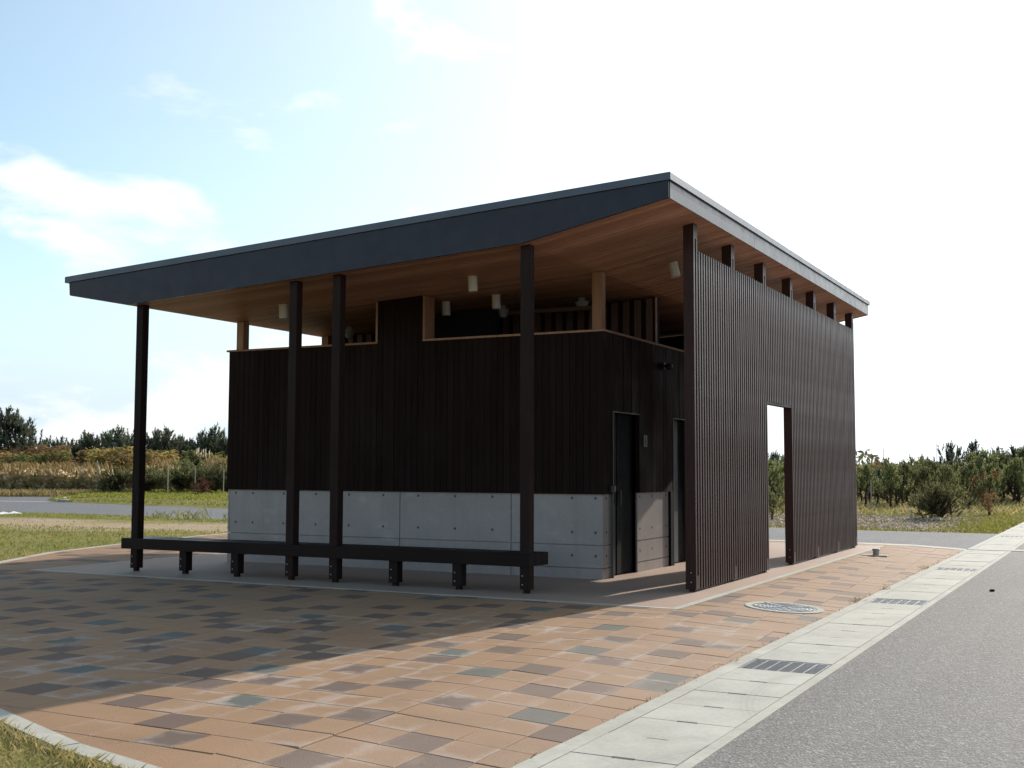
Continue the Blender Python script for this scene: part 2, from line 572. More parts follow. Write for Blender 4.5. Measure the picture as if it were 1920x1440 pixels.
M_PEB = Mat('pale grit', 0.9, 0.2).color((0.60, 0.50, 0.40)).m


# ------------------------------------------------------------------ mesh helpers
class MB:
    def __init__(s):
        s.v = []
        s.f = []

    def add(s, vs, fs):
        b = len(s.v)
        s.v.extend(vs)
        s.f.extend([tuple(b + i for i in f) for f in fs])
        return s

    def box(s, x0, x1, y0, y1, z0, z1, bev=0.0):
        if bev:
            c = []
            for z, i in ((z0, 0), (z1 - bev, 0), (z1, bev)):
                c += [(x0 + i, y0 + i, z), (x1 - i, y0 + i, z), (x1 - i, y1 - i, z), (x0 + i, y1 - i, z)]
            fs = [(3, 2, 1, 0), (8, 9, 10, 11)]
            for k in (0, 4):
                for j in range(4):
                    fs.append((k + j, k + (j + 1) % 4, k + 4 + (j + 1) % 4, k + 4 + j))
            return s.add(c, fs)
        return s.add([(x0, y0, z0), (x1, y0, z0), (x1, y1, z0), (x0, y1, z0), (x0, y0, z1), (x1, y0, z1), (x1, y1, z1), (x0, y1, z1)],
                     [(3, 2, 1, 0), (4, 5, 6, 7), (0, 1, 5, 4), (1, 2, 6, 5), (2, 3, 7, 6), (3, 0, 4, 7)])

    def prism(s, poly, z0, z1):
        """poly: CCW list of (x,y); z may be callables"""
        n = len(poly)
        fz = (lambda x, y: z1) if not callable(z1) else z1
        gz = (lambda x, y: z0) if not callable(z0) else z0
        vs = [(x, y, gz(x, y)) for x, y in poly] + [(x, y, fz(x, y)) for x, y in poly]
        fs = [tuple(range(n - 1, -1, -1)), tuple(range(n, 2 * n))]
        fs += [(i, (i + 1) % n, n + (i + 1) % n, n + i) for i in range(n)]
        return s.add(vs, fs)

    def extr_y(s, poly, y0, y1):
        """poly list of (x,z) CCW seen from -Y"""
        n = len(poly)
        vs = [(x, y0, z) for x, z in poly] + [(x, y1, z) for x, z in poly]
        fs = [tuple(range(n)), tuple(range(2 * n - 1, n - 1, -1))]
        fs += [((i + 1) % n, i, n + i, n + (i + 1) % n) for i in range(n)]
        return s.add(vs, fs)

    def tube(s, p0, p1, r0, r1, n=8, caps=True):
        p0, p1 = Vector(p0), Vector(p1)
        d = (p1 - p0).normalized()
        a = d.orthogonal().normalized()
        b = d.cross(a)
        vs = []
        for p, r in ((p0, r0), (p1, r1)):
            for i in range(n):
                t = 2 * math.pi * i / n
                q = p + a * (r * math.cos(t)) + b * (r * math.sin(t))
                vs.append(tuple(q))
        fs = [(i, (i + 1) % n, n + (i + 1) % n, n + i) for i in range(n)]
        if caps:
            fs += [tuple(range(n - 1, -1, -1)), tuple(range(n, 2 * n))]
        return s.add(vs, fs)

    def lathe(s, prof, n=32, cx=0, cy=0):
        """prof list of (r,z) from outside/bottom to top"""
        vs = []
        for r, z in prof:
            for i in range(n):
                t = 2 * math.pi * i / n
                vs.append((cx + r * math.cos(t), cy + r * math.sin(t), z))
        fs = []
        for k in range(len(prof) - 1):
            for i in range(n):
                fs.append((k * n + i, k * n + (i + 1) % n, (k + 1) * n + (i + 1) % n, (k + 1) * n + i))
        fs.append(tuple(range((len(prof) - 1) * n, len(prof) * n)))
        return s.add(vs, fs)

    def mesh(s, name, mat, smooth=False):
        me = bpy.data.meshes.new(name)
        me.from_pydata(s.v, [], s.f)
        me.materials.append(mat)
        if smooth:
            me.polygons.foreach_set('use_smooth', [True] * len(me.polygons))
        me.update()
        return me

    def build(s, name, mat, parent=None, smooth=False):
        return inst(name, s.mesh(name, mat, smooth), parent)


ROOTLOC = {}


def inst(name, me, parent=None, loc=(0, 0, 0), rot=None):
    o = bpy.data.objects.new(name, me)
    COL.objects.link(o)
    o.location = loc
    if rot is not None:
        o.rotation_euler = rot
    if parent is not None:
        o.parent = parent
        if parent.name in ROOTLOC:
            o.matrix_parent_inverse = Matrix.Translation(-Vector(ROOTLOC[parent.name]))
    return o


def tag(o, label=None, cat=None, group=None, kind=None):
    if label:
        o['label'] = label
    if cat:
        o['category'] = cat
    if group:
        o['group'] = group
    if kind:
        o['kind'] = kind
    return o


def root(name, loc, label, cat, group=None, world=True):
    o = bpy.data.objects.new(name, None)
    COL.objects.link(o)
    o.location = loc
    o.empty_display_size = 0.2
    if world:
        ROOTLOC[o.name] = loc
    return tag(o, label, cat, group)


def struct(o):
    o['kind'] = 'structure'
    return o


def px(x, y, z=-0.06):
    """point of the plane z seen at photo pixel (x, y)"""
    d = fw + rt * ((x - 960) / FPX) - up * ((y - 720) / FPX)
    t = (z - CAM.z) / d.z
    return CAM + d * t


def bear(x, D, z=-0.06):
    """ground point at depth D in the direction of photo column x"""
    d = fw + rt * ((x - 960) / FPX)
    p = CAM + d * D
    return Vector((p.x, p.y, z))


# ------------------------------------------------------------------ ground, roads
GZ = -0.06
g = MB()
g.add([(-900, -300, -0.10), (900, -300, -0.10), (900, 1500, -0.10), (-900, 1500, -0.10)], [(0, 1, 2, 3)])
struct(g.build('ground', M_DRY))

a = MB()
a.add([(2.5, -60, GZ - .001), (60, -60, GZ - .001), (60, 300, GZ - .001), (2.5, 300, GZ - .001)], [(0, 1, 2, 3)])
struct(a.build('asphalt_road', M_ASPH))

near = [(1.75, 10.8), (-.25, 10.8), (-9, 11.55), (-18.1, 12.85), (-22.7, 13.5), (-28, 13.4), (-60, 14.5)]
far = [(-75, 20), (-60, 26), (-51.3, 31.75), (-48.6, 33.9), (-47.5, 36.0), (-46.5, 36.0), (-43.0, 29.5), (-38.6, 24.2), (-36.5, 23.1), (-30.4, 21.6), (-25, 20.5), (-12, 18.3), (-1.45, 16.8), (1.75, 16.75)]
r = MB()
poly = near + far
r.add([(x, y, GZ) for x, y in poly[::-1]], [tuple(range(len(poly)))])
o = struct(r.build('rear_road', M_ROAD))
ln = MB()
for (xa, ya), (xb, yb_) in (((-37.4, 23.0), (-60, 20.2)),):
    ln.add([(xa, ya, GZ + .004), (xb, yb_, GZ + .004), (xb, yb_ + .35, GZ + .004), (xa, ya + .35, GZ + .004)], [(0, 3, 2, 1)])
ln.build('road_line', M_LINE, o)
kt = MB()
for p0, p1 in (((-36.5, 23.15), (-38.6, 24.3)), ((-38.6, 24.3), (-41.5, 27.6))):
    dx, dy = p1[0] - p0[0], p1[1] - p0[1]
    L = math.hypot(dx, dy)
    nx, ny = -dy / L * .3, dx / L * .3
    kt.prism([p0, p1, (p1[0] - nx, p1[1] - ny), (p0[0] - nx, p0[1] - ny)][::1], GZ - .05, GZ + .10)
kt.build('kerb_stone', M_KERB, o)

# ------------------------------------------------------------------ paved yard
KERB = [(1.72, -9.22), (0.379, -9.02), (-.346, -8.847), (-1.46, -8.441), (-3.9, -7.22), (-6.3, -5.55), (-8.6, -3.45), (-10.62, -1.03), (-11.66, .877), (-12.35, 3.08), (-12.88, 5.6), (-13.12, 7.6), (-13.2, 10.3)]
SLAB = (-9.12, .30, -1.62, 9.75)      # x0 x1 y0 y1 without its border strip
BW = .09
SX0, SX1, SY0, SY1 = SLAB[0] - BW, SLAB[1] + BW, SLAB[2] - BW, SLAB[3] + BW
XG = 1.745                             # paving ends at the gutter


def zs(x):
    return 0.0 if x < .55 else max(-.06, -.06 * (x - .55) / 1.2)


def clip(poly, nx, ny, c):
    """keep nx*x+ny*y<=c"""
    out = []
    n = len(poly)
    for i in range(n):
        p, q_ = poly[i], poly[(i + 1) % n]
        dp, dq = nx * p[0] + ny * p[1] - c, nx * q_[0] + ny * q_[1] - c
        if dp <= 0:
            out.append(p)
        if (dp < 0 < dq) or (dq < 0 < dp):
            t = dp / (dp - dq)
            out.append((p[0] + t * (q_[0] - p[0]), p[1] + t * (q_[1] - p[1])))
    return out


def area(poly):
    return .5 * abs(sum(poly[i][0] * poly[(i + 1) % len(poly)][1] - poly[(i + 1) % len(poly)][0] * poly[i][1] for i in range(len(poly))))


yard = [(XG, -9.22)] + KERB[1:] + [(XG, 10.3)]
bed = MB()
# bedding sheet, split where the fall to the gutter starts
for lim, (nx, c) in (((-1), (1, .55)), (1, (-1, -.55))):
    pl = clip(yard[::-1], nx, 0, c)
    bed.add([(x, y, zs(x) - .022) for x, y in pl], [tuple(range(len(pl)))])
paving = struct(bed.build('paving', M_JOINT))

BRN = {(-27, -9), (-26, -8), (-25, -10), (-25, -6), (-24, -12), (-23, -9), (-22, -7), (-22, -4), (-20, -8), (-20, -4), (-19, -12), (-19, -10), (-19, -2), (-18, -9), (-18, -5), (-18, -3), (-18, 0), (-17, -11), (-16, -6), (-16, -2), (-16, 0), (-15, -12), (-14, -11), (-14, -5), (-14, 1), (-13, -9), (-13, -8), (-13, -3), (-12, -12), (-12, -4), (-12, 0), (-12, 4), (-11, -10), (-11, -6), (-11, -3), (-11, 3), (-10, -7), (-10, -2), (-10, 1), (-10, 4), (-9, 2), (-8, -8), (-8, -4), (-8, -2), (-8, 0), (-7, -12), (-7, -6), (-7, -3), (-7, 3), (-7, 7), (-6, -9), (-6, -7), (-6, -1), (-6, 2), (-6, 6), (-5, -10), (-5, 0), (-5, 4), (-4, -12), (-4, -5), (-4, -3), (-4, 1), (-4, 5), (-4, 7), (-3, -8), (-3, -1), (-3, 4), (-2, -11), (-2, -7), (-2, -6), (-2, -2), (-2, 2), (-2, 8), (-1, -9), (-1, -4), (-1, 0), (-1, 4), (-1, 9), (0, -12), (0, -10), (0, -2), (0, 3), (0, 7), (1, 6), (2, -17), (2, -16), (2, -15), (2, -11), (2, -5), (2, 0), (2, 4), (2, 9), (3, -28), (3, -24), (3, -21), (3, -12), (3, -8), (3, -2), (3, 2), (3, 7), (4, -31), (4, -26), (4, -19), (4, -6), (4, -4), (4, 1), (4, 8), (5, -28), (5, -24), (5, -21), (5, -17), (5, -6), (5, 5), (6, -33), (6, -21), (6, -19), (6, -8), (7, -31), (7, -27)}
BLU = {(-29, -9), (-24, -7), (-21, -10), (-16, -8), (-16, -4), (-14, -1), (-12, 2), (-10, 0), (-9, -5), (-8, -11), (-8, 5), (-6, 1), (-5, -4), (-4, 3), (-3, -10), (-2, 6), (-1, -1), (1, -7), (1, 1), (2, -3), (4, -11), (4, 4), (5, -1), (5, 0), (6, -13)}
PX_, PY_ = .292, .3255
MHC = (1.23, -.74)      # manhole centre
KEEP = 300


def cellpoly(n, m, g_=.0024):
    y1, y0 = -5.43 - PY_ * m - g_, -5.43 - PY_ * (m + 1) + g_
    fx = lambda i, y: -.01 + PX_ * i - .048 * (y + 5.77)
    return [(fx(n, y0) + g_, y0), (fx(n + 1, y0) - g_, y0), (fx(n + 1, y1) - g_, y1), (fx(n, y1) + g_, y1)]


REG = [[(0, 1, SY0 - .004)], [(-1, 0, -SX1 - .004), (0, -1, -SY0 - .0)], [(1, 0, SX0 - .004), (0, -1, -SY0)], [(0, -1, -SY1 - .004), (1, 0, SX1), (-1, 0, -SX0)]]
KH = []
kk = KERB
for i in range(len(kk) - 1):
    (xa, ya), (xb, yb_) = kk[i], kk[i + 1]
    dx, dy = xb - xa, yb_ - ya
    L = math.hypot(dx, dy)
    nx, ny = -dy / L, dx / L           # left normal of travel; outside lies left of travel? tested below
    if nx * (-3) + ny * 2 > nx * xa + ny * ya:
        nx, ny = -nx, -ny
    KH.append((nx, ny, nx * xa + ny * ya - .004))
whole, cut = [], []
for n in range(-50, 12):
    for m in range(-52, 14):
        c0 = cellpoly(n, m)
        if max(p[0] for p in c0) < -13.6 or min(p[0] for p in c0) > XG:
            continue
        typ = 1 if (n, m) in BRN else 2 if (n, m) in BLU else 0
        known = (-30 < n and m > -13) or n > 1
        if not known:
            hsh = random.Random(n * 977 + m * 131)
            u = hsh.random()
            typ = 1 if u < .13 else 2 if u < .155 else 0
        for reg in REG:
            p = c0
            for h in reg + KH + [(1, 0, XG), (0, 1, 10.27)]:
                p = clip(p, *h)
                if len(p) < 3:
                    break
            if len(p) < 3 or area(p) < .0012:
                continue
            cxm = sum(q_[0] for q_ in p) / len(p)
            cym = sum(q_[1] for q_ in p) / len(p)
            if abs(area(p) - area(c0)) < 1e-6:
                whole.append((n, m, typ, c0))
            else:
                cut.append((p, typ))
# the pavers nearest the lens are single parts, the rest is joined
def dcam(c0):
    cxm = sum(p[0] for p in c0) / 4
    cym = sum(p[1] for p in c0) / 4
    d = Vector((cxm, cym, 0)) - CAM
    q_ = d.dot(rt) / d.dot(fw) * FPX + 960
    w_ = -d.dot(up) / d.dot(fw) * FPX + 720
    vis = -30 < q_ < 1950 and w_ < 1480 and d.dot(fw) > 0
    return d.length + (0 if vis else 1000)


def offmh(c0):
    return min(math.hypot(p[0] - MHC[0], p[1] - MHC[1]) for p in c0) > .415


whole.sort(key=lambda w: dcam(w[3]))
singles = [w for w in whole if offmh(w[3])][:KEEP]
sset = {(w[0], w[1]) for w in singles}
TH = .05
cell = cellpoly(0, 0)
ccx = sum(p[0] for p in cell) / 4
ccy = sum(p[1] for p in cell) / 4
bv = .0035


def pavemesh(poly, ox, oy):
    n = len(poly)
    mx = sum(p[0] for p in poly) / n
    my = sum(p[1] for p in poly) / n
    sh = lambda p, k: (p[0] + (mx - p[0]) / max(1e-6, math.hypot(p[0] - mx, p[1] - my)) * k, p[1] + (my - p[1]) / max(1e-6, math.hypot(p[0] - mx, p[1] - my)) * k)
    vs = [(p[0] - ox, p[1] - oy, -TH) for p in poly] + [(p[0] - ox, p[1] - oy, -bv) for p in poly]
    vs += [(q_[0] - ox, q_[1] - oy, 0) for q_ in (sh(p, bv * 1.4) for p in poly)]
    fs = [tuple(range(2 * n, 3 * n))]
    for k in (0, n):
        fs += [(k + i, k + (i + 1) % n, k + n + (i + 1) % n, k + n + i) for i in range(n)]
    return vs, fs


pm = []
for t in range(3):
    b = MB()
    b.add(*pavemesh(cell, ccx, ccy))
    pm.append(b.mesh('paver', M_PAV[t]))
for n, m, typ, c0 in singles:
    x = sum(p[0] for p in c0) / 4
    y = sum(p[1] for p in c0) / 4
    slope = math.atan(.05) if x > .55 else 0
    jr = random.Random(n * 31 + m * 17)
    inst('paver', pm[typ], paving, (x, y, zs(x) + jr.uniform(-.0014, .0014)),
         (jr.uniform(-.004, .004), slope + jr.uniform(-.004, .004), 0))
rest = [MB(), MB(), MB()]
for n, m, typ, c0 in whole:
    if (n, m) not in sset:
        vs_, fs_ = pavemesh(c0, 0, 0)
        jz = rng.uniform(-.002, .002)
        rest[typ].add([(v[0], v[1], v[2] + zs(v[0]) + jz) for v in vs_], fs_)
for p, typ in cut:
    vs_, fs_ = pavemesh(p, 0, 0)
    jz = rng.uniform(-.002, .002)
    rest[typ].add([(v[0], v[1], v[2] + zs(v[0]) + jz) for v in vs_], fs_)
allm = MB()
mi = []
for t in range(3):
    allm.add(rest[t].v, rest[t].f)
    mi += [t] * len(rest[t].f)
ro = allm.build('far_pavers', M_PAVS[0], paving)
ro.data.materials.append(M_PAVS[1])
ro.data.materials.append(M_PAVS[2])
ro.data.polygons.foreach_set('material_index', mi)
ro['kind'] = 'stuff'

# kerb round the yard, in metre stones
kb = MB()
kerb = None
kw = .125
segs = []
for i in range(len(KERB) - 1):
    (xa, ya), (xb, yb_) = KERB[i], KERB[i + 1]
    L = math.hypot(xb - xa, yb_ - ya)
    k_ = max(1, round(L / .9))
    for j in range(k_):
        segs.append(((xa + (xb - xa) * j / k_, ya + (yb_ - ya) * j / k_), (xa + (xb - xa) * (j + 1) / k_, ya + (yb_ - ya) * (j + 1) / k_)))


def outer(p, i):
    nx, ny, _ = KH[i]
    return (p[0] + nx * kw, p[1] + ny * kw)


base = MB()
n_ = len(KERB)
innr = KERB
outr = []
for i, p in enumerate(KERB):
    a_ = KH[max(0, i - 1)]
    b_ = KH[min(n_ - 2, i)]
    nx, ny = a_[0] + b_[0], a_[1] + b_[1]
    L = math.hypot(nx, ny)
    outr.append((p[0] + nx / L * kw, p[1] + ny / L * kw))
for i in range(n_ - 1):
    base.add([(*innr[i], -.03), (*innr[i + 1], -.03), (*outr[i + 1], -.03), (*outr[i], -.03)], [(0, 1, 2, 3), ])
kerb = struct(base.build('kerb', M_KERB))
for i in range(n_ - 1):
    (xa, ya), (xb, yb_) = innr[i], innr[i + 1]
    (xc, yc), (xd, yd) = outr[i], outr[i + 1]
    L = math.hypot(xb - xa, yb_ - ya)
    k_ = max(1, round(L / .9))
    for j in range(k_):
        t0, t1 = j / k_ + .003, (j + 1) / k_ - .003
        P = lambda A, B, t: (A[0] + (B[0] - A[0]) * t, A[1] + (B[1] - A[1]) * t)
        q4 = [P((xa, ya), (xb, yb_), t0), P((xc, yc), (xd, yd), t0), P((xc, yc), (xd, yd), t1), P((xa, ya), (xb, yb_), t1)]
        b = MB()
        b.prism(q4[::-1], -.14, .006 + rng.uniform(-.003, .003))
        b.build('kerb_stone', M_KERB, kerb)
for x0 in np.arange(-13.2, 1.74, 1.0):
    b = MB()
    x1 = min(x0 + .994, 1.745)
    fy = lambda x: 10.275 + (0 if x > -.2 else 0)
    b.prism([(x0, 10.275), (x1, 10.275), (x1, 10.86), (x0, 10.86)], -.14, lambda x, y: zs(x) + .004 - .02 * (y - 10.275))
    b.build('kerb_stone', M_GUT, kerb)

# floor slab with its pale border strip
fl = MB()
fl.box(SLAB[0], SLAB[1], SLAB[2], SLAB[3], -.1, .002)
floor = struct(fl.build('floor', M_FLOOR))
for (x0, x1, y0, y1) in ((SX0, SX1, SY0, SLAB[2] - .003), (SX0, SX1, SLAB[3] + .003, SY1), (SX0, SLAB[0] - .003, SLAB[2], SLAB[3]), (SLAB[1] + .003, SX1, SLAB[2], SLAB[3])):
    L = max(x1 - x0, y1 - y0)
    k_ = max(1, round(L / .6))
    for j in range(k_):
        b = MB()
        if x1 - x0 > y1 - y0:
            b.box(x0 + L * j / k_ + .002, x0 + L * (j + 1) / k_ - .002, y0, y1, -.1, .004)
        else:
            b.box(x0, x1, y0 + L * j / k_ + .002, y0 + L * (j + 1) / k_ - .002, -.1, .004)
        b.build('border_stone', M_KERB, floor)

# gutter
gt = MB()
gt.box(1.75, 1.872, -14, 60, -.2, GZ + .002)
gt.box(2.478, 2.552, -14, 60, -.2, GZ + .002)
gt.box(1.872, 2.478, -14, 60, -.3, -.2)
gutter = struct(gt.build('gutter', M_KERB))
gy0 = -7.06
cov = MB()
hw, ns, nd = .297, .065, .011
y0, y1 = .003, .497
cov.prism([(-hw, y0), (-ns, y0), (-ns, y0 + nd), (ns, y0 + nd), (ns, y0), (hw, y0), (hw, y1), (ns, y1), (ns, y1 - nd), (-ns, y1 - nd), (-ns, y1), (-hw, y1)], -.1, 0)
cm_ = cov.mesh('cover', M_GUT)
gr = MB()
gr.box(-hw, hw, .004, .022, -.06, -.002)
gr.box(-hw, hw, .478, .496, -.06, -.002)
for i in range(7):
    x = -hw + .008 + i * (2 * hw - .02) / 6
    gr.box(x - .004, x + .004, .022, .478, -.055, 0)
gm_ = gr.mesh('grating', M_GALV)
gf = MB()
for i in range(44):
    y = .03 + i * .0103
    gf.box(-hw, hw, y, y + .0045, -.045, -.004)
gfm = gf.mesh('grating_bars', M_IRON)
for k in range(-10, 95):
    y = gy0 + .5 * k
    if k % 10 == 5:
        o = inst('grating', gm_, gutter, (2.175, y, GZ + .001))
        inst('grating_bars', gfm, o)
    else:
        inst('cover', cm_, gutter, (2.175, y, GZ + .002 + rng.uniform(-.002, .002)))
# concrete cross strip where the rear road joins
b = MB()
b.box(1.76, 2.9, 10.45, 10.86, -.15, GZ + .008)
b.build('cross_strip', M_KERB, gutter)

# ------------------------------------------------------------------ restroom building
BL = (-4.75, 4.7, 0)
bld = root('restroom_building', BL, 'dark timber restroom building with tapered flat roof and concrete base', 'building')
XL, XR, YF, YB = -7.93, -1.589, .93, 8.4
CZ, WZ = 1.11, 3.255
CL = .035
soff = lambda x: (3.735 + (x + 7.9) * .0535) if x < -1.66 else 4.0688 + (x + 1.66) * .1932
D1, D2 = (1.21, 2.15), (3.55, 4.52)
DH = 2.2
T = .2

# concrete base, core set back behind its cast panels
cw = MB()
cw.box(XL + .03, XR - .03, YF + .03, YF + T, 0, CZ)
cw.box(XL + .03, XL + T, YF + T, YB, 0, CZ)
cw.box(XL + T, XR - .03, YB - T, YB, 0, CZ)
for y0, y1 in ((YF + T, D1[0]), (D1[1], D2[0]), (D2[1], YB - T)):
    cw.box(XR - T, XR - .03, y0, y1, 0, CZ)
conc = cw.build('concrete_wall', M_CONC, bld)
zb = [0.002, .14, .44, CZ]
gp = .012
for x0, x1 in ((XL + .03, -4.745), (-4.745, -2.944), (-2.944, XR)):
    for i in range(3):
        b = MB()
        b.box(x0 + gp * .5 + (.03 if False else 0), x1 - (gp * .5 if x1 < XR else 0), YF, YF + .03, zb[i] + (gp * .5 if i else 0), zb[i + 1] - (gp * .5 if i < 2 else .0))
        b.build('concrete_panel', M_CONC, conc)
for y0, y1 in ((YF + .03, D1[0]), (D1[1], D2[0] - .14), (D2[1], YB)):
    for i in range(3):
        b = MB()
        b.box(XR - .03, XR, y0 + gp * .3, y1 - gp * .3, zb[i] + (gp * .5 if i else 0), zb[i + 1] - (gp * .5 if i < 2 else 0))
        b.build('concrete_panel', M_CONC, conc)
    b = MB()
for z in (0,):
    for i in range(3):
        b = MB()
        b.box(XL, XL + .03, YF, YB, zb[i] + (gp * .5 if i else 0), zb[i + 1] - (gp * .5 if i < 2 else 0))
        b.build('concrete_panel', M_CONC, conc)
hx = [-1.69, -2.03, -2.63, -3.235, -3.83, -4.436, -5.031, -5.636, -6.237, -6.84, -7.436, -7.774]
th = MB()
th.tube((0, -.0015, 0), (0, .004, 0), .019, .019, 12)
thm = th.mesh('tie_hole', M_HOLE)
th2 = MB()
th2.tube((.0015, 0, 0), (-.004, 0, 0), .019, .019, 12)
thm2 = th2.mesh('tie_hole', M_HOLE)
for x in hx:
    for z in (1.055, .605, .30):
        if z == .30 and x < -3:
            continue
        inst('tie_hole', thm, conc, (x, YF, z))
for y in (1.05, 2.25, 2.72, 3.3):
    for z in (1.055, .605, .30):
        inst('tie_hole', thm2, conc, (XR, y, z))

# timber cladding, a lining wall with single boards on it
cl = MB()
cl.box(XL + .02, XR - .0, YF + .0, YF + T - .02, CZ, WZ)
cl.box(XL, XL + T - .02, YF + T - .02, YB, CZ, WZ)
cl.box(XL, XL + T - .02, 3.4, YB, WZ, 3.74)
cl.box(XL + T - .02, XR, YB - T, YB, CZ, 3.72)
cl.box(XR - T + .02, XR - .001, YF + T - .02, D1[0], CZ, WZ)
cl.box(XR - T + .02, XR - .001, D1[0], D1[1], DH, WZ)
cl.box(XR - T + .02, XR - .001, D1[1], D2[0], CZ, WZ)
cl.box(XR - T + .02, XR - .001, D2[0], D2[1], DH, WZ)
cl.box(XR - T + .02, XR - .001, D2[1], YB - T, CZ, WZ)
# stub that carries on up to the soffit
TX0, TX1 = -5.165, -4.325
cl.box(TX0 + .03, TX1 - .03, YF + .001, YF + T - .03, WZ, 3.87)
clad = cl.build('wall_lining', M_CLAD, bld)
bp_ = .0985
nb = int((XR + CL - (XL - .0)) / bp_)
bx = (XR + CL - XL) / nb
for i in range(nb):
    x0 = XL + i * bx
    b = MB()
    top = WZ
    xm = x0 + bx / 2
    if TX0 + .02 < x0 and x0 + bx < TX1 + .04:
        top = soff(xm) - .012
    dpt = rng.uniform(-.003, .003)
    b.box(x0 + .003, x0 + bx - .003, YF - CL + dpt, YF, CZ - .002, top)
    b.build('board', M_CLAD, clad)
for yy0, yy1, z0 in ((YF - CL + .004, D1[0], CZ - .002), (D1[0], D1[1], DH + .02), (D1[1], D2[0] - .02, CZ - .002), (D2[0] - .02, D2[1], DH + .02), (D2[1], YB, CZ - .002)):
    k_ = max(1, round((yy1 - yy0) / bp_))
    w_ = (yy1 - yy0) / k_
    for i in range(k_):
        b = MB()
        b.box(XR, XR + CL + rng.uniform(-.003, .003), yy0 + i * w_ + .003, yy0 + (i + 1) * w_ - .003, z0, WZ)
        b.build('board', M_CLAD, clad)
k_ = round((YB - YF) / bp_)
for i in range(0, k_, 1):
    w_ = (YB - YF) / k_
    b = MB()
    b.box(XL - CL, XL, YF + i * w_ + .003, YF + (i + 1) * w_ - .003, CZ - .002, WZ if YF + i * w_ < 3.4 else 3.66)
    b.build('board', M_CLAD, clad)
# pale copings
for (x0, x1, y0, y1) in ((XL - CL - .015, TX0 + .03, YF - CL - .015, YF + T), (TX1 - .03, XR + CL + .015, YF - CL - .015, YF + T), (XR - T, XR + CL + .015, YF + T + .002, YB), (XL - CL - .015, XL + T, YF + T + .002, 3.4)):
    b = MB()
    b.box(x0, x1, y0, y1, WZ + .001, WZ + .030, .004)
    b.build('coping', M_TIMBER, bld)
for x0, x1, in ((TX0 - .0, TX0 + .03), (TX1 - .03, TX1)):
    b = MB()
    b.box(x0, x1, YF - CL - .013, YF + T + .02, WZ + .031, soff(x0) - .01)
    b.build('edge_trim', M_TIMBER, bld)
# timber studs on the wall tops
for x0, y0 in ((XL + .09, YF + .02), (XR - .145, YF + .0), (XR - .145, 8.1), (XL + .05, 3.2)):
    b = MB()
    b.box(x0, x0 + .135, y0, y0 + .135, WZ + .031, soff(x0) - .005, .003)
    b.build('timber_post', M_TIMBER, bld)

# interior partition with battens, and dark cores
pa = MB()
pz = soff(-7.7) - .02
pa.extr_y([(XL + T, 0), (-1.75, 0), (-1.75, soff(-1.75) - .02), (XL + T, soff(XL + T) - .02)], 3.38, 3.5)
part = pa.build('partition', M_INT, bld)
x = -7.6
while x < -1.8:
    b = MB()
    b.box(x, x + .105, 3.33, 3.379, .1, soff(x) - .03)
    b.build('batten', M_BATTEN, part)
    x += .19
b = MB()
b.box(-1.752, -1.738, 3.325, 3.379, .1, soff(-1.76) - .02)
b.build('edge_trim', M_TIMBER, part)
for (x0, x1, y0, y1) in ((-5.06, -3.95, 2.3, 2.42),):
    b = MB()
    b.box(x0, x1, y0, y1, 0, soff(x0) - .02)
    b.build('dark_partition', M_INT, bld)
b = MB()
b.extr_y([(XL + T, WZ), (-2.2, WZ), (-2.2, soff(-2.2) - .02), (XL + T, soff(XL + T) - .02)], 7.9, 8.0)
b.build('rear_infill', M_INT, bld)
b = MB()
b.box(-4.5, -2.35, 2.55, 2.63, 3.80, 3.86)
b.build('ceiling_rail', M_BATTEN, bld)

# doors
fr = MB()
for y0, y1 in (D1, D2):
    fr.box(XR - T + .03, XR + CL + .006, y0 - .014, y0, .002, DH + .014)
    fr.box(XR - T + .03, XR - .02, y1, y1 + .014, .002, DH + .014)
    fr.box(XR - T + .03, XR + CL + .006, y0, y1, DH, DH + .014)
fr.build('door_frame', M_ALU, bld)
b = MB()
b.box(XR - .03, XR + CL + .004, D2[0] - .14, D2[0] - .02, .002, CZ)
b.build('door_jamb', M_DOOR, bld)
b = MB()
b.box(-1.70, -1.655, D1[0] + .36, D1[1] - .003, .02, DH - .004)
d1 = b.build('door', M_DOOR, bld)
b = MB()
b.box(-1.71, -1.664, D1[0] + .003, D1[0] + .34, .02, DH - .004)
d1_dark_gap = b.build('door', M_BLACK, bld)  # black panel stands in for the dark open part of the doorway
b = MB()
b.box(-1.664, -1.660, D1[0] + .05, D1[0] + .30, .98, DH - .1)
b.build('door_pane', M_GLASSD, d1_dark_gap)
b = MB()
b.tube((-1.62, D1[0] + .42, .95), (-1.62, D1[0] + .42, 1.15), .012, .012, 10)
b.tube((-1.66, D1[0] + .42, .97), (-1.62, D1[0] + .42, .97), .008, .008, 8)
b.tube((-1.66, D1[0] + .42, 1.13), (-1.62, D1[0] + .42, 1.13), .008, .008, 8)
b.build('door_handle', M_ALU, d1)
b = MB()
b.box(-1.70, -1.655, D2[0] + .003, D2[0] + .46, .02, DH - .004)
d2 = b.build('door', M_DOOR2, bld)
b = MB()
b.box(-1.71, -1.665, D2[0] + .466, D2[1] - .003, .02, DH - .004)
b.build('door', M_DOOR, bld)
b = MB()
b.box(XR + CL, XR + CL + .05, D1[0] - .09, D1[0] - .03, 1.14, 1.22, .008)
b.build('door_latch', M_ALU, bld)

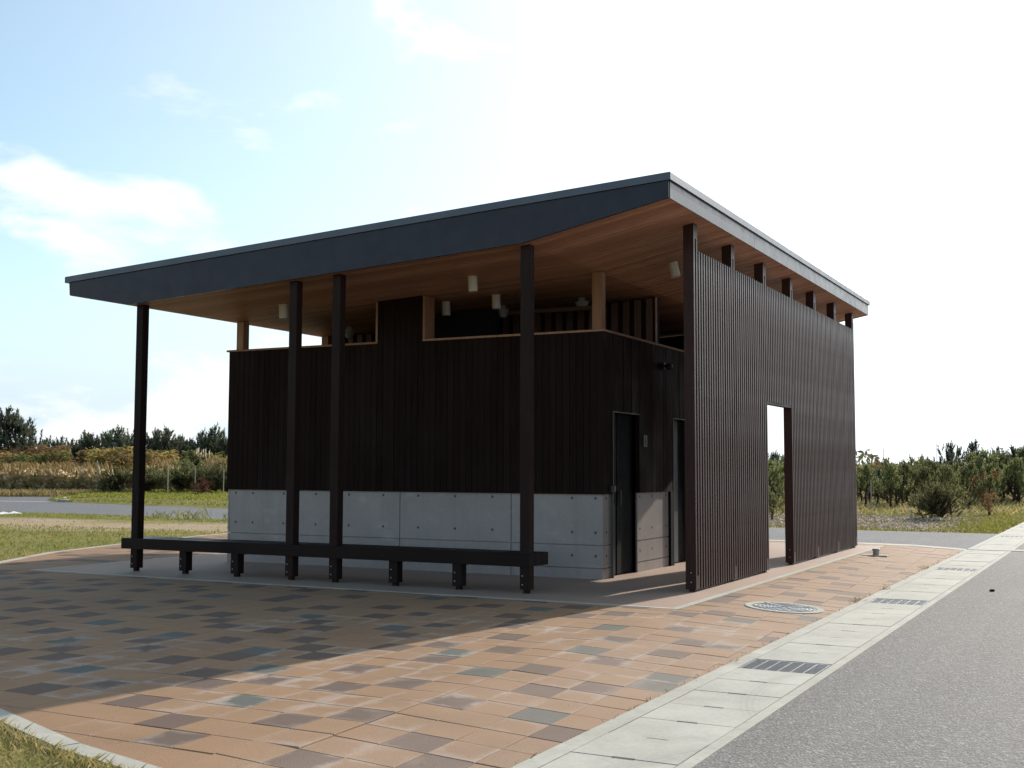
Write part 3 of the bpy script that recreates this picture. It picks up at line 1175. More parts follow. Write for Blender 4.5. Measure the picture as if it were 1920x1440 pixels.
# front posts of the canopy
XS = [-1.619, -2.524, -3.429, -4.334, -5.028, -5.933, -6.838, -7.743]
PW = .125
YP = -1.14
bo = MB()
bo.tube((0, 0, 0), (0, -.006, 0), .0085, .007, 10)
bolt_front = bo.mesh('bolt', M_BOLT)
for k in (0, 3, 4, 7):
    x1 = XS[k]
    b = MB()
    zt0, zt1 = soff(x1 - PW) - .004, soff(x1) - .004
    e = .006
    pl = [(-PW, e), (-PW + e, 0), (-e, 0), (0, e), (0, PW - e), (-e, PW), (-PW + e, PW), (-PW, PW - e)]
    b.prism(pl, .045, lambda X, Y: zt0 + (zt1 - zt0) * (X + PW) / PW)
    b.box(-PW / 2 - .03, -PW / 2 + .03, PW / 2 - .03, PW / 2 + .03, .0, .046)
    p = inst('post', b.mesh('post', M_POST), bld, (x1, YP, 0))
    for z in (.105, .205):
        inst('bolt', bolt_front, p, (-PW + .036, 0, z))

# roof
rb = MB()
RY0, RY1 = -1.265, 9.86
rb.extr_y([(-9.07, 3.955), (-7.9, 3.752), (-1.66, 4.086), (.15, 4.436), (.15, 4.612), (-9.09, 4.138)], RY0 + .03, RY1 - .03)
roof = rb.build('roof', M_FASCIA, bld)
for y0, y1 in ((RY0, RY0 + .03), (RY1 - .03, RY1)):
    b = MB()
    b.extr_y([(-9.075, 3.947), (-7.9, 3.733), (-1.66, 4.067), (.152, 4.417), (.152, 4.611), (-9.092, 4.137)], y0, y1)
    b.build('fascia', M_FASCIA, roof)
ys = [RY0 + .031, 2.04, 5.48, 8.93, RY1 - .031]
for i in range(4):
    b = MB()
    b.extr_y([(.1505, 4.415), (.158, 4.415), (.158, 4.61), (.1505, 4.61)], ys[i] + (.004 if i else 0), ys[i + 1] - (.004 if i < 3 else 0))
    b.build('fascia_panel', M_FASCIA, roof)
b = MB()
b.extr_y([(-9.10, 3.945), (-9.072, 3.945), (-9.092, 4.137), (-9.12, 4.137)], RY0 + .031, RY1 - .031)
b.build('fascia_panel', M_FASCIA, roof)
b = MB()
b.extr_y([(-9.155, 4.130), (.183, 4.6125), (.183, 4.690), (.176, 4.697), (-9.148, 4.218), (-9.155, 4.212)], RY0 - .025, RY1 + .025)
b.build('roof_edge_cap', M_CAP, roof)
sb = MB()
sw = .1185
pts = [(-9.055, 3.9525), (-7.9, 3.7505), (-1.66, 4.0845), (.149, 4.4335)]
e = .0035
for i in range(3):
    (xa, za), (xb, zb_) = pts[i], pts[i + 1]
    t_ = .0155
    vs_ = [(xa, e, za - t_), (xb, e, zb_ - t_), (xb, sw - e, zb_ - t_), (xa, sw - e, za - t_),
           (xa, 0.0, za - .004), (xb, 0.0, zb_ - .004), (xb, sw - .0015, zb_ - .004), (xa, sw - .0015, za - .004)]
    sb.add(vs_, [(3, 2, 1, 0), (0, 1, 5, 4), (2, 3, 7, 6)] + ([(0, 4, 7, 3)] if i == 0 else []) + ([(1, 2, 6, 5)] if i == 2 else []))
sbm = sb.mesh('soffit_board', M_SOFFIT)
nbd = int((RY1 - RY0 - .062) / sw)
for i in range(nbd):
    inst('soffit_board', sbm, roof, (0, RY0 + .031 + i * sw, 0))

# ------------------------------------------------------------------ slatted screen wall
scr = root('slat_screen', (0, 4.65, 0), 'tall dark brown vertical slat screen with a doorway gap beside the asphalt', 'screen wall')
SP = 1.511
PTC = SP / 16
SW = .045
ZT, LZ = 4.075, 2.41
po = MB()
pd, gw = .13, PTC + SW
zt = soff(-.06) - .004
tops = lambda X, Y: soff(X) - .004
po.prism([(-pd, 0), (-.045, 0), (-.045, gw), (-pd, gw)], .03, tops)
po.prism([(-.045, 0), (0, 0), (0, SW), (-.045, SW)], .03, tops)
po.prism([(-.045, PTC), (0, PTC), (0, gw), (-.045, gw)], .03, tops)
po.prism([(-.045, SW), (-.0005, SW), (-.0005, PTC), (-.045, PTC)], .03, .19)
po.prism([(-.045, SW), (-.0005, SW), (-.0005, PTC), (-.045, PTC)], zt - .17, tops)
po.box(-pd / 2 - .035, -pd / 2 + .035, gw / 2 - .03, gw / 2 + .03, 0, .031)
pom = po.mesh('post', M_SLAT)
for k in range(7):
    p = inst('post', pom, scr, (0, SP * k, 0))
    for z in (.115, .225):
        inst('bolt', bolt_front, p, (-.062, 0, z))
s0 = MB()
s0.box(-.06, 0, 0, SW, .03, ZT, .003)
slm = s0.mesh('slat', M_SLAT)
s1 = MB()
s1.box(-.06, 0, 0, SW, LZ, ZT, .003)
slm2 = s1.mesh('slat', M_SLAT)
for k in range(6):
    for j in range(2, 16):
        inst('slat', slm2 if k == 2 else slm, scr, (rng.uniform(-.001, .001), SP * k + PTC * j + rng.uniform(-.0015, .0015), 0), (0, 0, rng.uniform(-.012, .012)))
for k in range(6):
    for z in (.25, 1.5, 2.72, 3.9):
        if k == 2 and z < 2.4:
            continue
        b = MB()
        b.box(-.105, -.0605, SP * k + gw + .001, SP * (k + 1) - .001, z, z + .09)
        b.build('rail', M_SLAT, scr)
b = MB()
b.box(-.10, -.004, SP * 2 + gw + .001, SP * 3 - .001, LZ - .035, LZ - .001)
b.build('lintel', M_POST, scr)

# ------------------------------------------------------------------ bench along the canopy posts
bn = root('bench', (-4.8, -.95, 0), 'long dark timber bench running along the canopy posts', 'bench')
BY0, BY1 = -1.165, -.675
for i in range(3):
    d = (BY1 - BY0) / 3
    b = MB()
    if i == 0:
        b.box(-8.02, -1.602, BY0, BY0 + .02, .31, .458, .004)
    b.box(-8.02, -1.602, BY0 + (.021 if i == 0 else i * d + .004), BY0 + (i + 1) * d - (.004 if i < 2 else 0), .31 if i == 2 else .315, .458, .004)
    b.build('seat_beam', M_BENCH, bn)
for k in (1, 2, 5, 6):
    b = MB()
    pl = [(-PW, e), (-PW + e, 0), (-e, 0), (0, e), (0, PW - e), (-e, PW), (-PW + e, PW), (-PW, PW - e)]
    b.prism(pl, .045, .309)
    b.box(-PW / 2 - .03, -PW / 2 + .03, PW / 2 - .03, PW / 2 + .03, .0, .046)
    p = inst('leg', b.mesh('leg', M_BENCH), bn, (XS[k], YP, 0))
    for z in (.105, .205):
        inst('bolt', bolt_front, p, (-PW + .036, 0, z))
    b = MB()
    b.box(-PW + .02, -.02, PW, .40, .288, .3085)
    inst('arm', b.mesh('arm', M_BENCH), bn, (XS[k], YP, 0))

# ------------------------------------------------------------------ lamps, sign, small fittings
lp = MB()
lp.lathe([(.0, -.205), (.058, -.205), (.062, -.20), (.062, -.012), (.066, -.011), (.066, .0)], 24)
lpm = lp.mesh('shade', M_LAMP)
lc = MB()
lc.lathe([(.0, -.185), (.05, -.185), (.105, -.075), (.105, -.06), (.05, -.05), (.05, 0)], 24)
lcm = lc.mesh('shade', M_LAMP_SHADED)
fx = MB()
fx.lathe([(.045, -.010), (.045, .012), (.0, .012)], 16)
fxm = fx.mesh('mounting', M_ALU)
lamps = [((-3.116, .136), lpm, 'white cylinder lamp under the eave right of the stub wall'),
         ((-3.563, 1.615), lpm, 'small white cylinder lamp behind the middle of the wide clerestory gap'),
         ((-4.419, 1.626), lpm, 'dim cylinder lamp just right of the stub wall trim'),
         ((-6.318, .188), lpm, 'white cylinder lamp beside the left pair of canopy posts'),
         ((-.838, 1.607), lpm, 'tilted white cylinder lamp beside the corner post of the slat screen'),
         ((-3.94, 2.52), lcm, 'dim conical lamp over the left of the wide clerestory gap'),
         ((-2.70, 2.73), lcm, 'dim conical lamp half hidden behind the pale corner stud'),
         ((-6.897, 2.645), lcm, 'dim conical lamp in the small clerestory gap left of the stub')]
for (x, y), me, lab in lamps:
    z = soff(x) - .003
    o = root('ceiling_lamp', (x, y, z), lab, 'lamp', 'lamps under the roof', world=False)
    tilt = -math.atan(.1932 if x > -1.66 else .0535)
    o.rotation_euler = (0, tilt, 0)
    inst('shade', me, o)
    inst('mounting', fxm, o)

b = MB()
b.box(0, .008, 0, .13, 0, .165, .002)
sg = tag(inst('restroom_sign', b.mesh('restroom_sign', M_SIGN), None, (XR + CL + .004, 2.30, 1.755)), 'small grey pictogram plate on the dark wall between the two doors', 'sign')
pg = MB()
pg.tube((.0085, .065, .128), (.0105, .065, .128), .014, .014, 12)
pg.box(.0085, .0105, .045, .085, .065, .108)
pg.box(.0085, .0105, .048, .062, .02, .064)
pg.box(.0085, .0105, .068, .082, .02, .064)
pg.build('pictogram', M_BLACK, sg)
cm2 = root('wall_camera', (XR + CL, 3.12, 2.97), 'black fitting mounted high on the dark side wall above the doors', 'camera', world=False)
b = MB()
b.box(0, .03, -.05, .05, -.05, .05, .006)
b.build('bracket', M_BLACK, cm2)
b = MB()
b.tube((.03, 0, .0), (.11, -.04, -.01), .02, .02, 10)
b.tube((.085, .06, .0), (.15, -.17, -.035), .045, .05, 16)
b.build('housing', M_BLACK, cm2, True)

# manhole
mh = root('manhole', (*MHC, zs(MHC[0])), 'round iron manhole cover with pale concrete ring in the paving', 'manhole', world=False)
mtil = math.atan(.05)
mh.rotation_euler = (0, mtil, 0)
b = MB()
nseg = 56
vs_, fs_ = [], []
for rr, z in ((.415, -.06), (.415, .006), (.41, .009), (.342, .009), (.339, .002)):
    for i in range(nseg):
        t_ = 2 * math.pi * i / nseg
        vs_.append((rr * math.cos(t_), rr * math.sin(t_), z))
for k in range(4):
    for i in range(nseg):
        fs_.append((k * nseg + i, k * nseg + (i + 1) % nseg, (k + 1) * nseg + (i + 1) % nseg, (k + 1) * nseg + i))
b.add(vs_, fs_)
b.build('ring', M_KERB, mh)
b = MB()
b.lathe([(.337, -.03), (.337, .005), (0.0, .005)], 56)
mc = b.build('cover', M_IRON, mh)
b = MB()
for r0 in np.arange(.06, .325, .042):
    nn = max(6, int(2 * math.pi * r0 / .085))
    for i in range(nn):
        a0 = 2 * math.pi * (i + (.5 if int(r0 / .042) % 2 else 0)) / nn
        a1 = a0 + 2 * math.pi / nn * .68
        q_ = []
        for aa in (a0, (a0 + a1) / 2, a1):
            q_.append(((r0 + .010) * math.cos(aa), (r0 + .010) * math.sin(aa)))
        for aa in (a1, (a0 + a1) / 2, a0):
            q_.append(((r0 - .010) * math.cos(aa), (r0 - .010) * math.sin(aa)))
        b.prism(q_[::-1], .0061, .0125)
for i in range(4):
    aa = math.pi / 2 * i + .9
    c_, s_ = math.cos(aa), math.sin(aa)
    b.prism([(.03 * c_ + .012 * s_, .03 * s_ - .012 * c_), (.33 * c_ + .012 * s_, .33 * s_ - .012 * c_), (.33 * c_ - .012 * s_, .33 * s_ + .012 * c_), (.03 * c_ - .012 * s_, .03 * s_ + .012 * c_)], .0061, .0145)
b.prism([(.328 * math.cos(2 * math.pi * i / 56), .328 * math.sin(2 * math.pi * i / 56)) for i in range(56)], .0061, .0066)
b.build('cast_pattern', M_GALV, mc)

# vent stub on its pad
vt = root('vent_stub', (.70, 7.25, 0), 'short grey pipe stub on a pale pad by the far end of the screen', 'pipe stub', world=False)
b = MB()
b.box(-.22, .2, -.12, .10, -.05, .008, .004)
b.build('pad', M_KERB, vt)
b = MB()
b.lathe([(.052, .006), (.052, .075), (.062, .077), (.062, .108), (.056, .113), (0, .113)], 20)
b.build('pipe_cap', M_CONC, vt)

b = MB()
c_ = []
bmv = []
for i in range(6):
    for j in range(10):
        th_ = math.pi * i / 5
        ph = 2 * math.pi * j / 10
        k = .030 * (1 + .35 * math.sin(3 * ph + i) * math.sin(th_))
        bmv.append((k * math.sin(th_) * math.cos(ph), k * .8 * math.sin(th_) * math.sin(ph), .012 + k * .55 * math.cos(th_)))
b.add(bmv, [(i * 10 + j, i * 10 + (j + 1) % 10, (i + 1) * 10 + (j + 1) % 10, (i + 1) * 10 + j) for i in range(5) for j in range(10)])
p = px(1860, 1109)
tag(inst('dirt_clod', b.mesh('dirt_clod', M_ROCK), None, (p.x, p.y, GZ)), 'small dark clod of dirt lying on the asphalt', 'clod')

# scattered grit on paving
b = MB()
for i in range(260):
    y = rng.uniform(-9, -2)
    x = rng.uniform(-1.5, 1.7)
    s_ = rng.uniform(.002, .005)
    z = zs(x)
    b.add([(x - s_, y, z), (x, y - s_, z), (x + s_, y + s_ * .3, z), (x, y, z + s_ * 1.1)], [(0, 1, 3), (1, 2, 3), (2, 0, 3)])
tag(b.build('grit', M_PEB), 'pale grit scattered over the paving', 'grit', kind='stuff')


# ------------------------------------------------------------------ plants
def blades(mb, pts, hmin, hmax, wid, lean=.35, rg=rng):
    for (x, y, z) in pts:
        h = rg.uniform(hmin, hmax)
        a = rg.uniform(0, 2 * math.pi)
        w = wid * rg.uniform(.6, 1.3)
        lx, ly = rg.gauss(0, lean) * h, rg.gauss(0, lean) * h
        c, s = math.cos(a) * w, math.sin(a) * w
        mb.add([(x - c, y - s, z), (x + c, y + s, z), (x + lx * .4 + c * .7, y + ly * .4 + s * .7, z + h * .6), (x + lx, y + ly, z + h)], [(0, 1, 2), (0, 2, 3)])


def inside_yard(x, y, m=0.0):
    return all(nx * x + ny * y <= c + m for nx, ny, c in KH) and y < 10.4 and x < 2.6


# near lawn in the lower left corner, and its soil
lw = MB()
lp_ = [(outr[0][0], outr[0][1])] + outr[1:] + [(-13.35, 10.5), (-9, 11.45), (-18.1, 12.75), (-22.7, 13.4), (-28, 13.3), (-60, 14.4), (-60, -40), (1.7, -40)]
lp_ = outr + [(-13.35, 11.9), (-18.1, 12.78), (-22.7, 13.43), (-28, 13.33), (-60, 14.43), (-60, -40), (1.75, -40), (1.75, -9.4)]
lw.add([(x, y, -.022) for x, y in lp_], [tuple(range(len(lp_)))])
lawn = struct(lw.build('lawn', M_LAWN))
gb = MB()
pts_ = []
while len(pts_) < 34000:
    x = rng.uniform(-3.6, 1.7)
    y = rng.uniform(-11.2, -8.2)
    if inside_yard(x, y, kw + .01):
        continue
    pts_.append((x, y, -.022))
blades(gb, pts_, .012, .042, .0017, .7)
pts_ = []
for i in range(n_ - 1):
    (xa, ya), (xb, yb_) = outr[i], outr[i + 1]
    L = math.hypot(xb - xa, yb_ - ya)
    if xa < -9.5 or i > 4:
        cnt = int(L * 120)
    else:
        cnt = int(L * 420)
    for j in range(cnt):
        t_ = rng.random()
        nx, ny, _ = KH[i]
        d_ = abs(rng.gauss(0, .07)) + .005
        pts_.append((xa + (xb - xa) * t_ + nx * d_, ya + (yb_ - ya) * t_ + ny * d_, -.022))
blades(gb, pts_, .02, .07, .0020, .6)
tag(gb.build('near_grass', M_GRASSD), 'dry yellow grass along the kerb in the near corner', 'grass', kind='stuff')
gb = MB()
pts_ = []
k = 0
while len(pts_) < 40000:
    x = rng.uniform(-34, -10.4)
    y = rng.uniform(-3.5, 13.4)
    if inside_yard(x, y, kw + .02) or y > 11.4 + (-x - 9) * .135:
        continue
    # bare strip of soil in the middle of the lawn
    bs = abs((y - (9.3 + (x + 17) * .03)) / 1.7)
    if bs < 1 and rng.random() < .93:
        continue
    pts_.append((x, y, -.022))
blades(gb, pts_, .018, .055, .009, .6)
tag(gb.build('lawn_grass', M_GRASSG), 'short green lawn grass left of the paved yard', 'grass', kind='stuff')
gb = MB()
for cx, cy, nn, h in ((-19.2, 12.05, 40, .35), (-19.15, 12.6, 25, .4), (-17.6, 12.3, 60, .25), (-20.6, 12.5, 50, .25), (-16.6, 12.2, 30, .3)):
    blades(gb, [(cx + rng.gauss(0, .25), cy + rng.gauss(0, .15), -.022) for _ in range(nn)], h * .3, h, .007, .5)
tag(gb.build('roadside_weeds', M_LEAFG), 'tufts of tall weeds where the lawn meets the rear road', 'weeds', kind='stuff')
gb = MB()
for cx, cy in ((1.74, .42), (1.72, .55), (1.73, 5.45), (1.74, 5.75), (1.78, 2.1), (1.74, -8.52), (1.70, -8.45)):
    blades(gb, [(cx + rng.gauss(0, .03), cy + rng.gauss(0, .05), GZ) for _ in range(12)], .02, .06, .003, .8)
blades(gb, [(1.745 + rng.gauss(0, .012), rng.uniform(-9, 10), GZ) for _ in range(260)], .01, .03, .003, .7)
tag(gb.build('gutter_weeds', M_GRASSD), 'small dry weeds rooted along the gutter edge', 'weeds', kind='stuff')


def mound(name, poly, h, mat, z=GZ):
    """low rounded green bank"""
    cx = sum(p[0] for p in poly) / len(poly)
    cy = sum(p[1] for p in poly) / len(poly)
    vs_, fs_ = [], []
    n = len(poly)
    R = 6
    for k in range(R + 1):
        t = k / R
        for x, y in poly:
            vs_.append((x + (cx - x) * t, y + (cy - y) * t, z - .03 + h * math.sin(min(1, t * 2.4) * math.pi / 2)))
    for k in range(R):
        for i in range(n):
            fs_.append((k * n + i, k * n + (i + 1) % n, (k + 1) * n + (i + 1) % n, (k + 1) * n + i))
    m = MB()
    m.add(vs_, fs_)
    return struct(m.build(name, mat, None, True))


mound('verge', [(-36.4, 23.3), (-30.4, 21.75), (-25, 20.65), (-12, 18.45), (-8, 22), (-12, 32), (-30, 46), (-46, 47), (-46.2, 37), (-42.8, 29.8), (-38.4, 24.6)], .22, M_VERGE)
# verge grass
gb = MB()
pts_ = []
while len(pts_) < 30000:
    t_ = rng.random()
    x = rng.uniform(-52, -8)
    y = rng.uniform(19, 48)
    base_y = 16.9 + (-1.5 - x) * .165 + .5
    if x < -36.5:
        base_y = 24.2 + (-38.6 - x) * 1.0
    if y < base_y or y > base_y + 16:
        continue
    pts_.append((x, y, .0 if y < base_y + 1.5 else .12))
blades(gb, pts_, .04, .14, .03, .6)
tag(gb.build('verge_grass', M_GRASSG), 'rough green grass on the bank beyond the rear road', 'grass', kind='stuff')

# right hand verge with leaf litter
gb = MB()
pts_ = []
while len(pts_) < 20000:
    x = rng.uniform(-16, 1.7)
    y = 16.9 + abs(rng.gauss(0, 1)) * 14
    edge = y < 17.9 + rng.gauss(0, .25)
    right = x > 1.7 - 1.3 - (y - 17) * .05 + rng.gauss(0, .3)
    back = y > 27 and rng.random() < .5
    if not (edge or right or back or rng.random() < .05):
        continue
    pts_.append((x, y, -.10))
blades(gb, pts_, .03, .10, .014, .55)
tag(gb.build('roadside_grass', M_GRASSG), 'yellow green grass strip beyond the rear road on the right', 'grass', kind='stuff')
ch = MB()
k = 0
while k < 42000:
    x = rng.uniform(-14, 1.2)
    y = rng.uniform(17.6, 40)
    if y > 18 and x < 1.0 - (y - 17) * .06:
        dens = 1.0 if y < 29 else .5
        if rng.random() > dens:
            continue
        s_ = rng.uniform(.02, .05)
        a_ = rng.uniform(0, 6.28)
        c_, q_ = math.cos(a_) * s_, math.sin(a_) * s_
        z = -.095
        tl = rng.uniform(.0, .03)
        ch.add([(x - c_, y - q_, z), (x + q_ * .6, y - c_ * .6, z + .01), (x + c_, y + q_, z + tl), (x - q_ * .6, y + c_ * .6, z + tl * .6 + .01)], [(0, 1, 2, 3)])
    k += 1
tag(ch.build('leaf_litter', M_CHIP), 'pale dry leaf litter under the pines on the right', 'leaf litter', kind='stuff')


# pines -------------------------------------------------------------
def tree_mesh(seed, needle, bushy=1.0, leaders=1, low=False):
    """young pine of unit height 1 -> trunk mesh, crown mesh"""
    rg = random.Random(seed)
    tr = MB()
    cr = MB()

    def shoot(p, ax, L, n):
        """bottle brush of needles round a shoot"""
        a = ax.orthogonal().normalized()
        b_ = ax.cross(a)
        for i in range(n):
            t = rg.random()
            o = p + ax * (L * t)
            an = rg.uniform(0, 6.283)
            rr = (a * math.cos(an) + b_ * math.sin(an))
            d = (ax * rg.uniform(.6, 1.3) + rr * rg.uniform(.4, .9)).normalized()
            l = rg.uniform(.035, .06)
            w = d.cross(rr).normalized() * rg.uniform(.0055, .0095)
            e = o + d * l
            cr.add([tuple(o - w), tuple(o + w), tuple(e)], [(0, 1, 2)])

    def branch(p, d, L, r0, depth):
        steps = 3
        q0 = p
        dd = d.normalized()
        for s in range(steps):
            dd = (dd + Vector((rg.gauss(0, .12), rg.gauss(0, .12), .20 + rg.gauss(0, .06)))).normalized()
            q1 = q0 + dd * (L / steps)
            tr.tube(q0, q1, r0 * (1 - s / steps * .8), r0 * (1 - (s + 1) / steps * .8), 4, False)
            if s >= 1 and depth > 0:
                for k in range(2):
                    side = Vector((rg.gauss(0, 1), rg.gauss(0, 1), .15)).normalized()
                    branch(q1, (dd * .7 + side * .8), L * rg.uniform(.30, .45), r0 * .5, depth - 1)
            if s >= 1:
                shoot(q1, (dd + Vector((rg.gauss(0, .3), rg.gauss(0, .3), .5))).normalized(), rg.uniform(.05, .09), int(8 * bushy))
            q0 = q1
        ax = (dd + Vector((0, 0, 1.1))).normalized()
        shoot(q0, ax, rg.uniform(.08, .13), int(15 * bushy))

    for ld in range(leaders):
        drift = Vector((rg.gauss(0, .05), rg.gauss(0, .05), 0)) * (1 + ld * 4)
        H = .9 * (1 if ld == 0 else rg.uniform(.7, .97))
        N = 7
        prev = Vector((0, 0, 0))
        for i in range(N):
            t = (i + 1) / N
            cur = Vector((drift.x * t + rg.gauss(0, .012), drift.y * t + rg.gauss(0, .012), H * t))
            tr.tube(prev, cur, .024 * (1 - i / N) + .004, .024 * (1 - (i + 1) / N) + .004, 6, False)
            if i >= (0 if low else 1):
                nb_ = rg.randint(4, 6) if leaders == 1 else rg.randint(3, 4)
                off = rg.uniform(0, 6.28)
                Lb = .42 * (1 - t) ** .8 + .06
                for k in range(nb_):
                    an = off + 6.283 * k / nb_ + rg.gauss(0, .3)
                    el = (.05 if low else .12) + .85 * t
                    d = Vector((math.cos(an) * math.cos(el), math.sin(an) * math.cos(el), math.sin(el)))
                    branch(prev.lerp(cur, .3 + .7 * rg.random()), d, Lb * rg.uniform(.55, 1.2), .009 * (1 - t * .6), 1 if Lb > .16 else 0)
            prev = cur
        tr.tube(prev, prev + Vector((0, 0, .08)), .004, .002, 4, False)
        shoot(prev - Vector((0, 0, .06)), Vector((0, 0, 1)), .16, int(30 * bushy))
        for k in range(4):
            an = rg.uniform(0, 6.28)
            ax = Vector((math.cos(an) * .45, math.sin(an) * .45, 1)).normalized()
            shoot(prev - Vector((0, 0, .05)) + Vector((math.cos(an), math.sin(an), 0)) * .03, ax, rg.uniform(.09, .15), int(17 * bushy))
    return tr.mesh('trunk', M_BARK), cr.mesh('crown', needle)


PINE = [tree_mesh(s, M_NEEDLE, 1.15, l, w) for s, l, w in ((1, 1, True), (2, 2, True), (3, 1, False), (4, 2, True), (8, 1, True))]


def bush_mesh(seed, needle, n=230):
    """dense low pine: a dome of upright shoots on short limbs"""
    rg = random.Random(seed)
    tr = MB()
    cr = MB()
    lobes = [(Vector((0, 0, .42)), .50)] + [(Vector((rg.uniform(-.32, .32), rg.uniform(-.32, .32), rg.uniform(.2, .6))), rg.uniform(.2, .34)) for _ in range(6)]
    for i in range(n):
        c, R = rg.choice(lobes)
        d = Vector((rg.gauss(0, 1), rg.gauss(0, 1), rg.gauss(.25, .8))).normalized()
        p = c + d * (R * rg.random() ** .45)
        p.z = max(.05, p.z)
        tr.tube((0, 0, .05 + rg.random() * .2), tuple(p), .008, .003, 4, False)
        ax = (d * .8 + Vector((0, 0, .9))).normalized()
        a = ax.orthogonal().normalized()
        b_ = ax.cross(a)
        L = rg.uniform(.08, .16)
        for k in range(26):
            o = p + ax * (L * (rg.random() - .4))
            an = rg.uniform(0, 6.283)
            rr = a * math.cos(an) + b_ * math.sin(an)
            dd = (ax * rg.uniform(.5, 1.2) + rr * rg.uniform(.5, 1.0)).normalized()
            w = dd.cross(rr).normalized() * rg.uniform(.005, .009)
            cr.add([tuple(o - w), tuple(o + w), tuple(o + dd * rg.uniform(.045, .08))], [(0, 1, 2)])
    return tr.mesh('trunk', M_BARK), cr.mesh('crown', needle)


LOWP = [bush_mesh(s, M_NEEDLE) for s in (11, 12, 13)]
PINED = [tree_mesh(s, M_NEEDLED, 1.0, l) for s, l in ((5, 1), (6, 2), (7, 1))]


def plant(name, meshes, loc, h, label, cat, group=None, wide=1.0, rz=None, lean=0):
    o = root(name, loc, label, cat, group, world=False)
    o.scale = (h * wide, h * wide, h)
    o.rotation_euler = (lean, 0, rng.uniform(0, 6.28) if rz is None else rz)
    inst('trunk' if cat == 'tree' else 'stem', meshes[0], o)
    inst('crown' if cat == 'tree' else 'foliage', meshes[1], o)
    return o


ORD = ['first', 'second', 'third', 'fourth', 'fifth', 'sixth', 'seventh', 'eighth', 'ninth', 'tenth', 'eleventh', 'twelfth', 'thirteenth', 'fourteenth', 'fifteenth']
# left: tall pines on the skyline
for i, (x, D, h) in enumerate(((-22, 86, 5.2), (4, 84, 5.6), (28, 84, 5.2), (48, 86, 4.3))):
    plant('pine_tree', rng.choice(PINED), bear(x, D), h, ORD[i] + ' tall dark pine from the left in the tall clump behind the reeds', 'tree', 'tall pines at the left edge', 1.15)
sky_l = [(66, 3.2), (84, 3.5), (100, 3.3), (113, 3.6), (130, 3.4), (144, 3.5), (160, 3.7), (172, 3.9), (188, 3.5), (205, 4.0), (216, 4.1), (228, 4.2), (243, 3.9), (258, 3.8)]
for i, (x, h) in enumerate(sky_l):
    plant('pine_tree', rng.choice(PINED), bear(x + rng.uniform(-4, 4), rng.uniform(80, 88)), h, ORD[i] + ' dark skyline pine from the left, between tall clump and outer canopy post', 'tree', 'skyline pines left of the post', 1.05)
for i, (x, h) in enumerate(((284, 3.7), (299, 4.1), (314, 4.0), (328, 4.3), (340, 3.7), (350, 3.4), (362, 3.3), (374, 4.0), (386, 3.8), (397, 4.3), (408, 3.9), (422, 3.5), (436, 3.4), (455, 3.8), (472, 3.6))):
    plant('pine_tree', rng.choice(PINED), bear(x, rng.uniform(80, 86)), h, ORD[i] + ' dark skyline pine counted rightwards from the outer canopy post', 'tree', 'skyline pines right of the post', 1.05)


# shrubs ------------------------------------------------------------
def shrub_mesh(seed, mat, n=900, leaf=.035, flat=1.0):
    rg = random.Random(seed)
    tr = MB()
    cr = MB()
    cen = []
    for i in range(16):
        a = rg.uniform(0, 6.28)
        rr = rg.uniform(.05, .42)
        z = rg.uniform(.28, .88)
        p = Vector((rr * math.cos(a), rr * math.sin(a), z))
        cen.append((p, rg.uniform(.09, .19)))
        tr.tube((rg.gauss(0, .03), rg.gauss(0, .03), 0), tuple(p), .010, .003, 4, False)
    for i in range(n):
        p, s = rg.choice(cen)
        d = Vector((rg.gauss(0, 1), rg.gauss(0, 1), rg.gauss(0, 1)))
        d = d.normalized() * (s * rg.random() ** .4)
        q_ = p + d
        q_.z = max(.02, q_.z)
        u = Vector((rg.gauss(0, 1), rg.gauss(0, 1), rg.gauss(0, .6))).normalized()
        v = u.orthogonal().normalized()
        l = leaf * rg.uniform(.6, 1.4)
        cr.add([tuple(q_ - u * l), tuple(q_ + v * l * .5), tuple(q_ + u * l), tuple(q_ - v * l * .5)], [(0, 1, 2, 3)])
    return tr.mesh('stem', M_BARK), cr.mesh('foliage', mat)


SHY = [shrub_mesh(s, M_LEAFY, 1000) for s in (21, 22)]
SHR = [shrub_mesh(s, M_LEAFR, 900) for s in (23, 24)]
SHG = [shrub_mesh(s, M_LEAFG, 1200) for s in (25, 26, 27)]
SHD = shrub_mesh(28, M_LEAFD, 700, .04)
for x in range(-30, 265, 13):
    kx = rng.random()
    D = rng.uniform(74, 79)
    if kx < .42:
        plant('shrub', rng.choice(SHG), bear(x, D), rng.uniform(1.9, 3.4), 'olive green shrub in the thicket behind the reeds on the left', 'shrub', 'olive shrubs in the left thicket', 1.5)
    elif kx < .72:
        plant('shrub', rng.choice(SHY), bear(x, D), rng.uniform(1.9, 3.3), 'yellow autumn shrub in the thicket behind the reeds on the left', 'shrub', 'yellow shrubs in the left thicket', 1.4)
    else:
        plant('shrub', rng.choice(SHR), bear(x, D), rng.uniform(1.8, 3.2), 'rust brown shrub in the thicket behind the reeds on the left', 'shrub', 'rust shrubs in the left thicket', 1.4)
for i, (x, D, h, kind) in enumerate(((214, 72, 2.5, 0), (228, 71, 2.9, 0), (241, 70, 2.6, 0))):
    plant('shrub', SHY[x % 2], bear(x, D), h, ORD[i] + ' large golden shrub from the left, standing left of the outer canopy post', 'shrub', 'golden shrubs by the post', 1.5)
